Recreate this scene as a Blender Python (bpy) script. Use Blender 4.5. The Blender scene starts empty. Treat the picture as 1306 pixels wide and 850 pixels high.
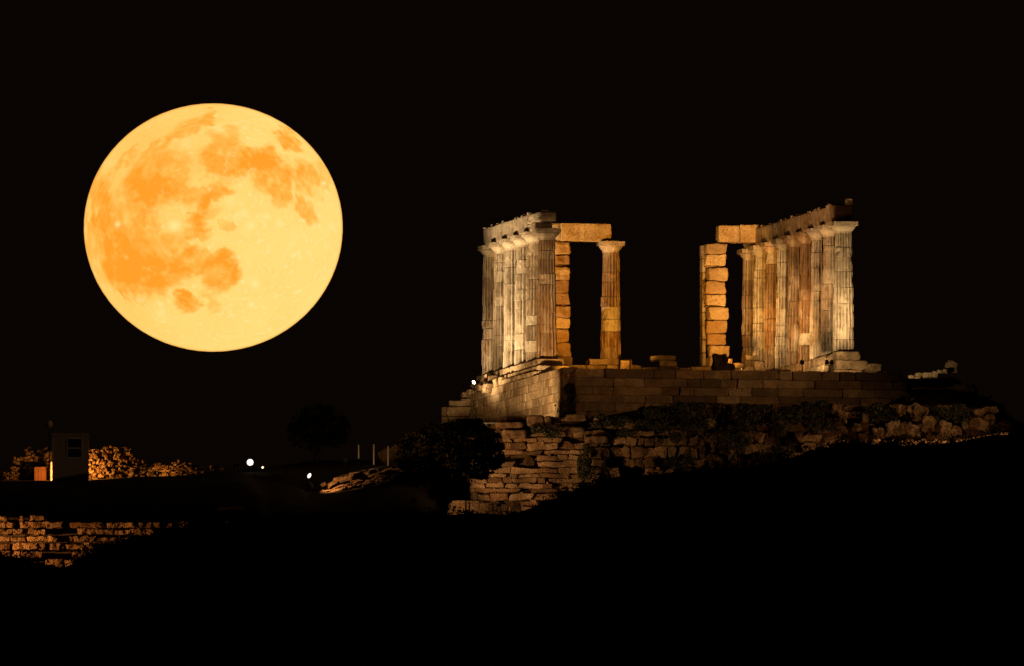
import bpy, math, random
import numpy as np
from mathutils import Vector, noise, Matrix, Quaternion

# ------------------------------------------------------------------ camera, sky, exposure
SC = bpy.context.scene
COL = SC.collection
R = math.radians
D = 1316.0                      # metres from the camera to the nearest standing column
F = 36320.0                     # focal length in pixels of the 1306 px wide photograph
PITCH = R(3.54)
_fw = (0.0, math.cos(PITCH), math.sin(PITCH))
_up = (0.0, -math.sin(PITCH), math.cos(PITCH))
def _ray(px, py):
    a, b = (px - 653.0) / F, (425.0 - py) / F
    return (a, _fw[1] + b * _up[1], _fw[2] + b * _up[2])
_r = _ray(1075.6, 451); CAMZ = -D / _r[1] * _r[2]
def W(px, py, Y):
    d = _ray(px, py); t = (D + Y) / d[1]
    return Vector((d[0] * t, Y, CAMZ + d[2] * t))
def zof(px, py, Y): return W(px, py, Y).z
def PX(X, Y): return 653.0 + F * X / ((D + Y) * 1.0019)

cam = bpy.data.cameras.new('camera'); cam.sensor_width = 36; cam.angle = 2 * math.atan(653.0 / F)
cam.clip_start = 5; cam.clip_end = 60000
co = bpy.data.objects.new('camera', cam); COL.objects.link(co)
co.location = (0, -D, CAMZ); co.rotation_euler = (R(90) + PITCH, 0, 0)
SC.camera = co
wd = bpy.data.worlds.new('World'); SC.world = wd; wd.use_nodes = True
bg = wd.node_tree.nodes['Background']
bg.inputs[0].default_value = (1.0, 0.50, 0.30, 1); bg.inputs[1].default_value = 0.0027   # night sky, faintly brown
SC.view_settings.view_transform = 'Standard'; SC.view_settings.look = 'None'
SC.view_settings.exposure = 0; SC.view_settings.gamma = 1
SC.cycles.use_denoising = True
SC.cycles.max_bounces = 3
SC.cycles.diffuse_bounces = 2
SC.cycles.sample_clamp_indirect = .5

# ------------------------------------------------------------------ materials
def mat(name): 
    m = bpy.data.materials.new(name); m.use_nodes = True
    return m, m.node_tree.nodes, m.node_tree.links, m.node_tree.nodes['Principled BSDF']
def stone(name, pale, brown, dark, rough=0.85, sc=1.0, bump=0.35, stretch=0.35, grime=.6, bd=.08, pit=(.50, .66)):
    m, N, L, P = mat(name)
    tc = N.new('ShaderNodeTexCoord'); mp = N.new('ShaderNodeMapping')
    mp.inputs['Scale'].default_value = (1, 1, stretch)
    L.new(tc.outputs['Object'], mp.inputs[0])
    at = N.new('ShaderNodeAttribute'); at.attribute_name = 'tint'
    sp = N.new('ShaderNodeSeparateColor'); L.new(at.outputs['Color'], sp.inputs[0])
    n1 = N.new('ShaderNodeTexNoise'); n1.inputs['Scale'].default_value = 1.6 * sc; n1.inputs['Detail'].default_value = 8; n1.inputs['Roughness'].default_value = .65
    n2 = N.new('ShaderNodeTexNoise'); n2.inputs['Scale'].default_value = 9 * sc; n2.inputs['Detail'].default_value = 6; n2.inputs['Roughness'].default_value = .7
    L.new(mp.outputs[0], n1.inputs[0]); L.new(mp.outputs[0], n2.inputs[0])
    ad = N.new('ShaderNodeMath'); ad.operation = 'MULTIPLY_ADD'; ad.inputs[1].default_value = 2.6; ad.inputs[2].default_value = -1.3
    L.new(n1.outputs['Fac'], ad.inputs[0])
    a2 = N.new('ShaderNodeMath'); a2.operation = 'ADD'; a2.use_clamp = True
    L.new(ad.outputs[0], a2.inputs[0]); L.new(sp.outputs[0], a2.inputs[1])
    mx = N.new('ShaderNodeMix'); mx.data_type = 'RGBA'; mx.inputs[6].default_value = (*pale, 1); mx.inputs[7].default_value = (*brown, 1)
    L.new(a2.outputs[0], mx.inputs[0])
    rp = N.new('ShaderNodeMapRange'); rp.inputs[1].default_value = pit[0]; rp.inputs[2].default_value = pit[1]
    L.new(n2.outputs['Fac'], rp.inputs[0])
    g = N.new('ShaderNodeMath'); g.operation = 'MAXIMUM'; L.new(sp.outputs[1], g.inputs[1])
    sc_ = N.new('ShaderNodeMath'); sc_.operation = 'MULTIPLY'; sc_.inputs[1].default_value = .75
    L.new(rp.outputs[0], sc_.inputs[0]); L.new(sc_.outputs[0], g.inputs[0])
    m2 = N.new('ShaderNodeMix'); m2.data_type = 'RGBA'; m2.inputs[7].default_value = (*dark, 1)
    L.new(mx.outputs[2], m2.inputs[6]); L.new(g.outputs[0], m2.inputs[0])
    n4 = N.new('ShaderNodeTexNoise'); n4.inputs['Scale'].default_value = .55; n4.inputs['Detail'].default_value = 6; n4.inputs['Roughness'].default_value = .62
    L.new(tc.outputs['Object'], n4.inputs[0])
    r4 = N.new('ShaderNodeMapRange'); r4.inputs[1].default_value = .46; r4.inputs[2].default_value = .64; r4.inputs[4].default_value = grime
    L.new(n4.outputs['Fac'], r4.inputs[0])
    m4 = N.new('ShaderNodeMix'); m4.data_type = 'RGBA'; m4.inputs[7].default_value = (*[v * 1.6 for v in dark], 1)
    L.new(m2.outputs[2], m4.inputs[6]); L.new(r4.outputs[0], m4.inputs[0]); L.new(m4.outputs[2], P.inputs['Base Color'])
    P.inputs['Roughness'].default_value = rough; P.inputs['Specular IOR Level'].default_value = .2
    n3 = N.new('ShaderNodeTexNoise'); n3.inputs['Scale'].default_value = 14 * sc; n3.inputs['Detail'].default_value = 5
    L.new(tc.outputs['Object'], n3.inputs[0])
    b = N.new('ShaderNodeBump'); b.inputs['Strength'].default_value = bump; b.inputs['Distance'].default_value = bd
    L.new(n3.outputs['Fac'], b.inputs['Height']); L.new(b.outputs[0], P.inputs['Normal'])
    return m
def plain(name, c, rough=.6, metal=0.0, noisy=.25):
    m, N, L, P = mat(name)
    n = N.new('ShaderNodeTexNoise'); n.inputs['Scale'].default_value = 4; n.inputs['Detail'].default_value = 5
    mx = N.new('ShaderNodeMix'); mx.data_type = 'RGBA'
    mx.inputs[6].default_value = (*[v * (1 - noisy) for v in c], 1); mx.inputs[7].default_value = (*[min(1, v * (1 + noisy)) for v in c], 1)
    L.new(n.outputs['Fac'], mx.inputs[0]); L.new(mx.outputs[2], P.inputs['Base Color'])
    P.inputs['Roughness'].default_value = rough; P.inputs['Metallic'].default_value = metal
    return m
def glow(name, c, s):
    m, N, L, P = mat(name)
    P.inputs['Base Color'].default_value = (.8, .8, .8, 1)
    P.inputs['Emission Color'].default_value = (*c, 1); P.inputs['Emission Strength'].default_value = s; m.cycles.emission_sampling = 'NONE'
    return m
M = {}
M['marble'] = stone('weathered_marble', (.68, .56, .39), (.30, .155, .055), (.05, .028, .014), sc=2.6, bump=.6, stretch=.14, grime=.45)
M['beam'] = stone('architrave_marble', (.54, .43, .29), (.32, .19, .08), (.07, .04, .02), sc=1.6, stretch=.8, grime=.5)
M['lamp_tint'] = stone('sodium_tinted_marble', (.56, .38, .17), (.40, .22, .07), (.08, .04, .018), sc=1.6, stretch=.8, grime=.5)  # same marble with the orange lamplight mixed into its colour
M['ashlar'] = stone('ashlar_stone', (.48, .34, .185), (.27, .155, .07), (.06, .035, .018), sc=1.2, stretch=1, bump=.7, grime=.6)
M['rubble'] = stone('rubble_stone', (.44, .32, .20), (.24, .14, .07), (.035, .022, .013), sc=1.5, stretch=1, bump=1.0, bd=.16, grime=.8)
M['rock'] = stone('limestone_rock', (.42, .31, .20), (.24, .14, .07), (.035, .022, .013), sc=1.3, stretch=1, bump=1.0, bd=.16, grime=.7)
M['ground'] = stone('dry_soil', (.055, .045, .030), (.035, .026, .018), (.015, .012, .009), sc=.3, stretch=1, bump=.6)
M['leaf'] = plain('dark_leaves', (.035, .045, .020), .6, noisy=.5)
M['leaf2'] = plain('scrub_leaves', (.030, .034, .018), .7, noisy=.5)
M['bark'] = plain('bark', (.20, .13, .08), .9, noisy=.5)
M['dark_metal'] = plain('dark_painted_metal', (.03, .03, .03), .5)
M['grey_metal'] = plain('galvanised_post', (.35, .30, .24), .5, .2)
M['booth'] = plain('booth_plaster', (.22, .19, .16), .8)
M['booth_trim'] = plain('booth_trim', (.40, .36, .30), .6)
M['panel'] = plain('ochre_panel', (.16, .06, .018), .8, noisy=.35)
M['glass'] = plain('dark_glass', (.012, .014, .016), .08, noisy=0)
M['timber'] = plain('weathered_timber', (.30, .20, .12), .85, noisy=.4)

# ------------------------------------------------------------------ mesh helpers
_o1, _o2, _o3 = Vector((9.3, -1.5, -7.9)), Vector((0, 0, 0)), Vector((3.2, 11.1, -2.3))
def nvec(p): return Vector((noise.noise(p + _o1), noise.noise(p + _o2), noise.noise(p + _o3)))
class MB:
    def __init__(s): s.v = []; s.f = []; s.t = []
    def add(s, verts, faces, tint=(0, 0)):
        o = len(s.v); s.v += [tuple(v) for v in verts]
        s.f += [tuple(i + o for i in f) for f in faces]
        if isinstance(tint, tuple): s.t += [tint] * len(verts)
        else: s.t += tint
def link(o, parent=None):
    COL.objects.link(o)
    if parent: o.parent = parent
    return o
WL = {}
def obj(name, mb, m, parent=None, origin=None, smooth=False):
    """one mesh object; verts are in world space, stored round its thing's base"""
    if origin is None:
        origin = WL[parent.name] if parent else Vector((0, 0, 0))
    me = bpy.data.meshes.new(name)
    me.from_pydata([(v[0] - origin[0], v[1] - origin[1], v[2] - origin[2]) for v in mb.v], [], mb.f)
    me.materials.append(m)
    a = me.color_attributes.new('tint', 'FLOAT_COLOR', 'POINT')
    arr = np.zeros((len(mb.v), 4), dtype=np.float32); arr[:, :2] = np.array(mb.t, dtype=np.float32).reshape(-1, 2); arr[:, 3] = 1
    a.data.foreach_set('color', arr.ravel())
    if smooth: me.polygons.foreach_set('use_smooth', [True] * len(me.polygons))
    me.validate(); me.update()
    o = bpy.data.objects.new(name, me); link(o, parent)
    pw = WL[parent.name] if parent else Vector((0, 0, 0))
    o.location = Vector(origin) - pw; WL[o.name] = Vector(origin)
    return o
def tag(o, label=None, cat=None, group=None, kind=None):
    if label: o['label'] = label
    if cat: o['category'] = cat
    if group: o['group'] = group
    if kind: o['kind'] = kind
    return o
def thing(name, label, cat, loc, group=None):
    o = bpy.data.objects.new(name, None); o.empty_display_size = .3; link(o); o.location = loc; WL[o.name] = Vector(loc)
    return tag(o, label, cat, group, 'thing')
def lone(name, mb, m, label, cat, origin, group=None, smooth=False):
    return tag(obj(name, mb, m, None, Vector(origin), smooth), label, cat, group, 'thing')

AX = (Vector((1, 0, 0)), Vector((0, 1, 0)), Vector((0, 0, 1)))
_tpl = {}
def lattice(ls):
    key = tuple(ls)
    if key in _tpl: return _tpl[key]
    n = len(ls); idx = {}; V = []; Fc = []
    def vid(i, j, k):
        if (i, j, k) not in idx: idx[(i, j, k)] = len(V); V.append((ls[i], ls[j], ls[k]))
        return idx[(i, j, k)]
    e = n - 1
    for a in range(e):
        for b in range(e):
            Fc.append((vid(a, b, 0), vid(a, b + 1, 0), vid(a + 1, b + 1, 0), vid(a + 1, b, 0)))
            Fc.append((vid(a, b, e), vid(a + 1, b, e), vid(a + 1, b + 1, e), vid(a, b + 1, e)))
            Fc.append((vid(a, 0, b), vid(a + 1, 0, b), vid(a + 1, 0, b + 1), vid(a, 0, b + 1)))
            Fc.append((vid(a, e, b), vid(a, e, b + 1), vid(a + 1, e, b + 1), vid(a + 1, e, b)))
            Fc.append((vid(0, a, b), vid(0, a, b + 1), vid(0, a + 1, b + 1), vid(0, a + 1, b)))
            Fc.append((vid(e, a, b), vid(e, a + 1, b), vid(e, a + 1, b + 1), vid(e, a, b + 1)))
    _tpl[key] = (V, Fc); return _tpl[key]
L4 = [-1, -.8, .0, .8, 1]; L6 = [-1, -.85, -.5, 0, .5, .85, 1]; L10 = [-1, -.93, -.75, -.5, -.25, 0, .25, .5, .75, .93, 1]
CJ = random.Random(1234)
def block(mb, c, size, axes=AX, amp=.02, p=14, ls=L4, freq=2.2, tint=(0, 0), cj=0):
    """a stone: cube lattice with rounded edges and noise worn into it"""
    V, Fc = lattice(ls); out = []
    sx, sy, sz = size[0] / 2, size[1] / 2, size[2] / 2
    co = [[CJ.uniform(-cj, cj) for _ in range(3)] for _ in range(8)] if cj else None
    for x, y, z in V:
        n = (abs(x) ** p + abs(y) ** p + abs(z) ** p) ** (1.0 / p)
        x, y, z = x / n, y / n, z / n
        if co:
            ox = oy = oz = 0
            for q_i in range(8):
                w_ = (.5 + .5 * x * (1 if q_i & 1 else -1)) * (.5 + .5 * y * (1 if q_i & 2 else -1)) * (.5 + .5 * z * (1 if q_i & 4 else -1))
                ox += w_ * co[q_i][0]; oy += w_ * co[q_i][1]; oz += w_ * co[q_i][2]
            x += ox; y += oy; z += oz
        q = c + axes[0] * (x * sx) + axes[1] * (y * sy) + axes[2] * (z * sz)
        if amp:
            w = nvec(q * freq) * amp + nvec(q * (freq * 3.1)) * (amp * .45)
            q = q + w
        out.append(q)
    mb.add(out, Fc, tint)
def box(mb, c, size, axes=AX, tint=(0, 0)):
    out = [c + axes[0] * (x * size[0] / 2) + axes[1] * (y * size[1] / 2) + axes[2] * (z * size[2] / 2) for x in (-1, 1) for y in (-1, 1) for z in (-1, 1)]
    mb.add(out, [(0, 1, 3, 2), (4, 6, 7, 5), (0, 4, 5, 1), (2, 3, 7, 6), (0, 2, 6, 4), (1, 5, 7, 3)], tint)
def tube(mb, pts, rads, n=10, tint=(0, 0)):
    pts = [Vector(p) for p in pts]; V = []; Fc = []
    for i, p in enumerate(pts):
        d = (pts[min(i + 1, len(pts) - 1)] - pts[max(i - 1, 0)]).normalized()
        a = d.cross(Vector((0, 1, 0)) if abs(d.y) < .9 else Vector((1, 0, 0))).normalized(); b = d.cross(a)
        for k in range(n):
            t = 2 * math.pi * k / n; V.append(p + (a * math.cos(t) + b * math.sin(t)) * rads[i])
    for i in range(len(pts) - 1):
        for k in range(n):
            Fc.append((i * n + k, i * n + (k + 1) % n, (i + 1) * n + (k + 1) % n, (i + 1) * n + k))
    Fc.append(tuple(range(n))[::-1]); Fc.append(tuple((len(pts) - 1) * n + k for k in range(n)))
    mb.add(V, Fc, tint)
def lathe(mb, c, prof, n=40, amp=0, tint=(0, 0)):
    V = []; Fc = []
    for (r, z) in prof:
        for k in range(n):
            t = 2 * math.pi * k / n; q = c + Vector((r * math.cos(t), r * math.sin(t), z))
            if amp: q = q + nvec(q * 4) * amp
            V.append(q)
    for i in range(len(prof) - 1):
        for k in range(n): Fc.append((i * n + k, i * n + (k + 1) % n, (i + 1) * n + (k + 1) % n, (i + 1) * n + k))
    Fc.append(tuple(range(n))[::-1]); Fc.append(tuple((len(prof) - 1) * n + k for k in range(n)))
    mb.add(V, Fc, tint)
def wall(mb, A, B, z0, z1, ch, bl, th, rnd, amp=.02, gap=.012, p=14, ls=L4, miss=0, top=None, bot=None, jit=0, tb=(0, .6), inset=.0):
    """coursed masonry from A to B; ch / bl = (min, max) of the course height and block length"""
    d = (B - A); d.z = 0; Ln = d.length; d.normalize(); nrm = Vector((d.y, -d.x, 0)); ax = (d, nrm, Vector((0, 0, 1)))
    z = z0
    while z < z1 - .05:
        h = min(rnd.uniform(*ch), z1 - z)
        s = -rnd.uniform(0, bl[0])
        while s < Ln:
            w = rnd.uniform(*bl); a = max(s, 0); b = min(s + w, Ln); s += w
            if b - a < .08: continue
            mid = (a + b) / 2; zc = z + h / 2
            if top and zc > top(mid): continue
            if bot and zc < bot(mid): continue
            if miss and rnd.random() < miss: continue
            off = rnd.uniform(-jit, jit)
            hh = h * rnd.uniform(1 - jit * 2, 1) if jit else h
            c = A + d * mid + nrm * off; c.z = z + hh / 2
            block(mb, c, (b - a - gap, th, hh - gap), ax, amp, p, ls, tint=(rnd.uniform(*tb), rnd.choice((0, 0, 0, 0, .25, .5))))
        z += h
def light(name, loc, target, color, power, size=60, blend=.6, radius=.12, parent=None):
    l = bpy.data.lights.new(name, 'SPOT'); l.color = color; l.energy = power; l.spot_size = R(size); l.spot_blend = blend; l.shadow_soft_size = radius
    o = bpy.data.objects.new(name, l); link(o, parent)
    o.location = Vector(loc) - (WL[parent.name] if parent else Vector((0, 0, 0)))
    o.rotation_euler = (Vector(target) - Vector(loc)).to_track_quat('-Z', 'Y').to_euler()
    return o
M['lens_off'] = plain('floodlight_glass', (.25, .25, .25), .2, noisy=0)
def floodlight(label, base, target, head_h=.45, w=.26, h=.22, lens=None, heads=1, group='floodlights on short stands', stand=True):
    """fixture: stand, yoke, housing (> lens)"""
    t = thing('floodlight', label, 'floodlight', base, group)
    base = Vector(base); out = None
    if stand:
        m = MB(); tube(m, [base, base + Vector((0, 0, head_h - h * .6))], [.025, .025], 8); box(m, base + Vector((0, 0, .01)), (.16, .16, .02)); obj('stand', m, M['dark_metal'], t)
    for i in range(heads):
        off = (i - (heads - 1) / 2) * (w + .06)
        c = base + Vector((off, 0, head_h))
        f = (Vector(target) - c).normalized(); r = f.cross(Vector((0, 0, 1))).normalized(); u = r.cross(f); ax = (r, f, u)
        m = MB(); block(m, c, (w, .12, h), ax, 0, 10)
        for k in range(5): box(m, c - f * .075 + r * (w * (-.36 + .18 * k)), (.012, .06, h * .8), ax)
        hd = obj('housing', m, M['dark_metal'], t)
        m = MB(); box(m, c + f * .066, (w * .86, .012, h * .82), ax); obj('lens', m, lens or M['lens_off'], hd)
        m = MB(); box(m, c + r * (w / 2 + .012) - u * h * .15, (.012, .04, h * .7), ax); box(m, c - r * (w / 2 + .012) - u * h * .15, (.012, .04, h * .7), ax)
        box(m, c - u * (h * .55), (w + .06, .04, .012), ax); obj('bracket', m, M['dark_metal'], t)
        out = c + f * .16
    if heads > 1:
        m = MB(); box(m, base + Vector((0, 0, head_h - h * .75)), (heads * (w + .06), .04, .03)); obj('crossbar', m, M['dark_metal'], t)
    return t, out

# ------------------------------------------------------------------ ground
def pl(pts):
    xs = [p[0] for p in pts]; ys = [p[1] for p in pts]
    return lambda x: float(np.interp(x, xs, ys))
CREST = pl([(-400, 690), (0, 712), (40, 717), (62, 727), (85, 724), (130, 700), (180, 684), (240, 673), (290, 668), (350, 664), (430, 661), (505, 658), (570, 657), (650, 657), (690, 641), (740, 623), (800, 611), (850, 603), (920, 598), (1000, 588), (1040, 573), (1080, 567), (1150, 569), (1200, 567), (1280, 557), (1400, 548)])
GND = pl([(-400, 622), (0, 618), (66, 619), (113, 618), (190, 611), (265, 606), (300, 603), (360, 604), (395, 616), (430, 612), (500, 596), (560, 592), (700, 560)])
BACK = pl([(-400, 610), (0, 606), (200, 604), (280, 604), (350, 596), (400, 588), (500, 587), (560, 580), (700, 560)])
FOOT = pl([(400, 560), (600, 541), (705, 537), (745, 531), (800, 523), (850, 515), (880, 511), (950, 515), (1000, 519), (1150, 518), (1180, 500), (1260, 505), (1300, 540), (1500, 560)])
RTOP = pl([(400, 560), (600, 543), (640, 537), (740, 533), (800, 524), (850, 515), (880, 511), (950, 516), (1000, 520), (1150, 519), (1250, 522), (1290, 545), (1500, 575)])
YC, YW = -40.0, -13.0
def sm(a, b, x): t = min(1, max(0, (x - a) / (b - a))); return t * t * (3 - 2 * t)
def ground_z(X, Y):
    px = PX(X, Y); q = min(1500, max(-300, px))
    nz = noise.noise(Vector((X * .35, Y * .35, 0))) * .16 + noise.noise(Vector((X * 1.3, Y * 1.3, 5))) * .05
    cz = zof(q, CREST(q), YC)
    side = 1 - sm(40, 90, abs(X)) * 0
    if Y <= YC:
        z = cz - .30 * (YC - Y) + nz * min(3, 1 + (YC - Y) * .05)
        return max(z, -82.0 + nz)
    # left part: up from the stepped wall to the booth's level, then the ridge behind
    gz = zof(q, GND(q), -5)
    wz = zof(q, min(GND(q) + 41, CREST(q) - 2), -29)
    if Y < -30: l = cz - .45
    elif Y < -28: l = cz - .45 + (wz - cz + .45) * (Y + 30) / 2 if px < 330 else cz - .3
    elif Y < -5: 
        a = wz if px < 330 else cz - .3
        l = a + (gz - a) * (Y + 28) / 23
    elif Y < 25: l = gz + (zof(q, BACK(q), 25) - gz) * (Y + 5) / 30
    else: l = zof(q, BACK(q), 25) - (Y - 25) * .25
    # right part: rubble wall foot, terrace, temple ground
    if Y < YW: r = cz - .3
    elif Y < YW + .7: r = cz - .3
    elif Y < YW + 1.5: r = cz - .3 + (zof(q, RTOP(q), YW) - .25 - cz + .3) * (Y - YW - .7) / .8
    elif Y < -6.5: 
        a = zof(q, RTOP(q), YW) - .25; b = zof(q, FOOT(q), -6.5)
        r = a + (b - a) * (Y - YW - 1.5) / (6.5 - 1.5)
    else:
        b = zof(q, FOOT(q), -6.5); l2 = -3.30 + .050 * Y
        t = sm(-6.5, -4.5, Y); r = b + (min(l2, b + .3) - b) * t
        if Y > 34: r = r - (Y - 34) * .25
    w = sm(520, 590, px)
    z = l * (1 - w) + r * w
    return max(z + nz * .6, -82.0 + nz)
def axis(lo, hi, fine, step):
    a = list(np.arange(fine[0], fine[1] + 1e-6, step)); s = step; x = fine[1]
    while x < hi: s *= 1.22; x += s; a.append(min(x, hi))
    s = step; x = fine[0]; b = []
    while x > lo: s *= 1.22; x -= s; b.append(max(x, lo))
    return b[::-1] + a
xs = axis(-26000, 26000, (-30, 30), .45); ys = axis(-9000, 30000, (-56, 40), .5)
mb = MB(); V = []
for y in ys:
    for x in xs: V.append((x, y, ground_z(x, y)))
nx = len(xs)
mb.add(V, [(j * nx + i, j * nx + i + 1, (j + 1) * nx + i + 1, (j + 1) * nx + i) for j in range(len(ys) - 1) for i in range(nx - 1)], [(0, 0)] * len(V))
tag(obj('ground', mb, M['ground'], smooth=True), kind='structure')

# ------------------------------------------------------------------ moon
def moon():
    Dm = 20000.0; c = W(272, 290.5, Dm - D); rx = Dm * 165.3 / F; rz = Dm * 158.6 / F
    # dark plains: x, y (unit disc, y up), rx, ry, angle, strength
    mar = [(-.40, .36, .24, .20, 20, .46), (-.54, .20, .15, .22, 0, .46), (-.26, .23, .20, .11, -20, .42), (-.80, .0, .10, .30, 12, .42), (-.86, .22, .07, .22, 10, .35), (-.66, -.28, .20, .20, 20, .66),
           (-.55, -.43, .21, .15, -25, .74), (-.38, -.40, .18, .14, 0, .55), (-.17, -.36, .13, .11, 0, .60), (-.20, -.655, .105, .080, 0, .78), (.07, -.42, .13, .15, 20, .70), (.10, -.32, .07, .10, 0, .6), (.0, -.56, .08, .06, 0, .35), (.02, -.68, .07, .06, 0, .35),
           (.11, .50, .19, .16, 0, .62), (.27, .50, .06, .10, 0, .6), (.44, .36, .15, .17, -15, .68), (.36, .50, .13, .09, 0, .6), (.46, .46, .09, .10, 0, .45), (.585, .675, .10, .072, -35, .75), (.73, .36, .09, .15, 15, .50), (.63, .40, .08, .08, 0, .4),
           (.71, .08, .07, .10, 25, .45), (.52, .16, .06, .06, 0, .35), (.03, .23, .13, .07, 10, .65), (-.06, .11, .05, .09, 0, .65), (-.08, -.02, .06, .09, 0, .7), (-.12, -.12, .10, .06, 0, .45), (-.05, .02, .13, .05, 30, .3), (.10, -.03, .06, .04, 0, .3),
           (-.18, .77, .22, .05, 24, .33), (-.05, .83, .10, .06, 40, .30), (-.42, .62, .20, .03, 30, .30), (-.68, .50, .14, .03, 42, .30), (.10, .70, .09, .06, 0, .30), (-.69, -.58, .05, .02, -55, .7), (-.02, .40, .05, .14, 0, .15), (-.50, -.06, .10, .14, 0, .35), (-.30, -.25, .13, .12, 0, .35), (.30, -.02, .10, .05, 30, -.10),
           (-.92, -.10, .05, .20, -8, .30), (.86, .40, .04, .12, 20, .35), (.58, .22, .05, .07, 0, .4)]
    # bright craters and rays
    cr = [(-.29, -.05, .05, .7), (-.73, -.02, .025, .7), (.33, -.51, .035, .7), (.30, -.665, .025, .7), (.42, .03, .03, .6), (.30, -.05, .03, .6), (.52, -.03, .03, .5), (.86, .33, .02, .9), (-.40, -.73, .04, .5), (-.57, -.62, .03, .4), (.05, .75, .04, .4), (.92, -.02, .03, .5), (.24, .05, .04, .5), (-.02, .24, .02, .4), (.15, .14, .05, .35), (-.20, .63, .05, .3)]
    rays = [((.30, -.665), (-.05, -.52), .010, .45), ((.45, -.50), (.66, -.10), .012, .35), ((.50, -.45), (.60, -.18), .010, .3), ((.10, .40), (.16, .60), .008, .45), ((-.28, .12), (-.40, .28), .010, .35), ((-.30, .02), (-.50, .12), .012, .25), ((.22, .36), (.30, .42), .012, .6), ((-.02, .36), (.22, .36), .015, .35), ((.33, -.51), (.60, -.65), .012, .2), ((.33, -.51), (.10, -.20), .012, .2)]
    n1, n2 = 340, 340
    g = np.zeros((n1 + 1, n2), dtype=object); V = []; T = []
    for i in range(n1 + 1):
        # polar cap facing the camera: i runs from the disc centre outwards to a little past the limb, then the back
        ph = (i / n1) * R(100)
        for j in range(n2):
            t = 2 * math.pi * j / n2
            x, y, d = math.sin(ph) * math.cos(t), math.sin(ph) * math.sin(t), math.cos(ph)
            w = nvec(Vector((x, y, d)) * 5.0) * .055 + nvec(Vector((x, y, d)) * 12) * .045 + nvec(Vector((x, y, d)) * 30) * .024
            X, Y = x + w.x, y + w.y
            f = 0.0
            for (cx, cy, ax, ay, an, s) in mar:
                dx, dy = X - cx, Y - cy
                if abs(dx) > .5 or abs(dy) > .5: continue
                ca, sa = math.cos(R(an)), math.sin(R(an)); u = (dx * ca + dy * sa) / ax; v = (-dx * sa + dy * ca) / ay
                r = math.sqrt(u * u + v * v)
                k = min(1, max(0, (1.42 - r) / .80)); k = k * k * (3 - 2 * k) * s
                f = f + k * (1 - .62 * min(1, max(0, f))) if f < 1 else max(f, k)
            fb = noise.fractal(Vector((x, y, d)) * 9, 1.0, 2.1, 5)
            hf = noise.fractal(Vector((x, y, d)) * 26, 1.0, 2.0, 4)
            f = f * (.88 + .42 * fb + .28 * hf) + .06 * fb + .08 * hf + .08 * noise.noise(Vector((x, y, d)) * 2.5) + .09 + .14 * sm(-.25, .75, -x + y * .25) - .05 * (x - y * .6)
            b = 0.0
            for (cx, cy, r0, s) in cr:
                q = ((x - cx) ** 2 + (y - cy) ** 2) / (r0 * r0)
                if q < 9: b = max(b, s * math.exp(-q * 1.2))
            for (p0, p1, w0, s) in rays:
                dx, dy = p1[0] - p0[0], p1[1] - p0[1]; l2 = dx * dx + dy * dy
                tt = min(1, max(0, ((X - p0[0]) * dx + (Y - p0[1]) * dy) / l2))
                q = ((X - p0[0] - dx * tt) ** 2 + (Y - p0[1] - dy * tt) ** 2) / (w0 * w0)
                if q < 9: b = max(b, .55 * s * math.exp(-q))
            b = max(b, min(.6, max(0, hf + .5 * fb - .12) * 1.1 * (1 - min(1, f * 1.6))))
            T.append((min(1.2, max(-.2, f)), b))
            rr = 1 + .0016 * noise.noise(Vector((x, y, d)) * 22)
            V.append((c.x + x * rx * rr, c.y - d * rx * rr, c.z + y * rz * rr))
    m = MB(); Fc = []
    for i in range(n1):
        for j in range(n2): Fc.append((i * n2 + j, i * n2 + (j + 1) % n2, (i + 1) * n2 + (j + 1) % n2, (i + 1) * n2 + j))
    # back of the globe
    o = len(V); nb = 24
    for i in range(1, nb):
        ph = R(100) + R(80) * i / nb
        for j in range(n2):
            t = 2 * math.pi * j / n2; V.append((c.x + math.sin(ph) * math.cos(t) * rx, c.y - math.cos(ph) * rx, c.z + math.sin(ph) * math.sin(t) * rz)); T.append((.2, 0))
    for i in range(nb - 1):
        for j in range(n2):
            a = (n1 + i) * n2; Fc.append((a + j, a + (j + 1) % n2, a + n2 + (j + 1) % n2, a + n2 + j))
    m.add(V, Fc, T)
    mt, N, L, P = mat('moon_surface')
    at = N.new('ShaderNodeAttribute'); at.attribute_name = 'tint'
    sp = N.new('ShaderNodeSeparateColor'); L.new(at.outputs['Color'], sp.inputs[0])
    cr_ = N.new('ShaderNodeValToRGB'); e = cr_.color_ramp.elements
    e[0].position = 0; e[0].color = (1.0, .73, .20, 1); e[1].position = 1; e[1].color = (1.0, .355, .024, 1)
    k = e.new(.5); k.color = (1.0, .49, .075, 1); k = e.new(.2); k.color = (1.0, .64, .145, 1)
    L.new(sp.outputs[0], cr_.inputs[0])
    mx = N.new('ShaderNodeMix'); mx.data_type = 'RGBA'; mx.inputs[7].default_value = (1.0, .86, .34, 1)
    L.new(sp.outputs[1], mx.inputs[0]); L.new(cr_.outputs[0], mx.inputs[6])
    # the globe darkens and reddens just at its limb
    lw = N.new('ShaderNodeLayerWeight'); lw.inputs[0].default_value = .5
    rmp = N.new('ShaderNodeMapRange'); rmp.inputs[1].default_value = .80; rmp.inputs[2].default_value = 1.0; rmp.inputs[3].default_value = 0; rmp.inputs[4].default_value = .75; rmp.interpolation_type = 'SMOOTHSTEP'
    L.new(lw.outputs['Facing'], rmp.inputs[0])
    m3 = N.new('ShaderNodeMix'); m3.data_type = 'RGBA'; m3.inputs[7].default_value = (.85, .26, .03, 1)
    L.new(rmp.outputs[0], m3.inputs[0]); L.new(mx.outputs[2], m3.inputs[6])
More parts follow.
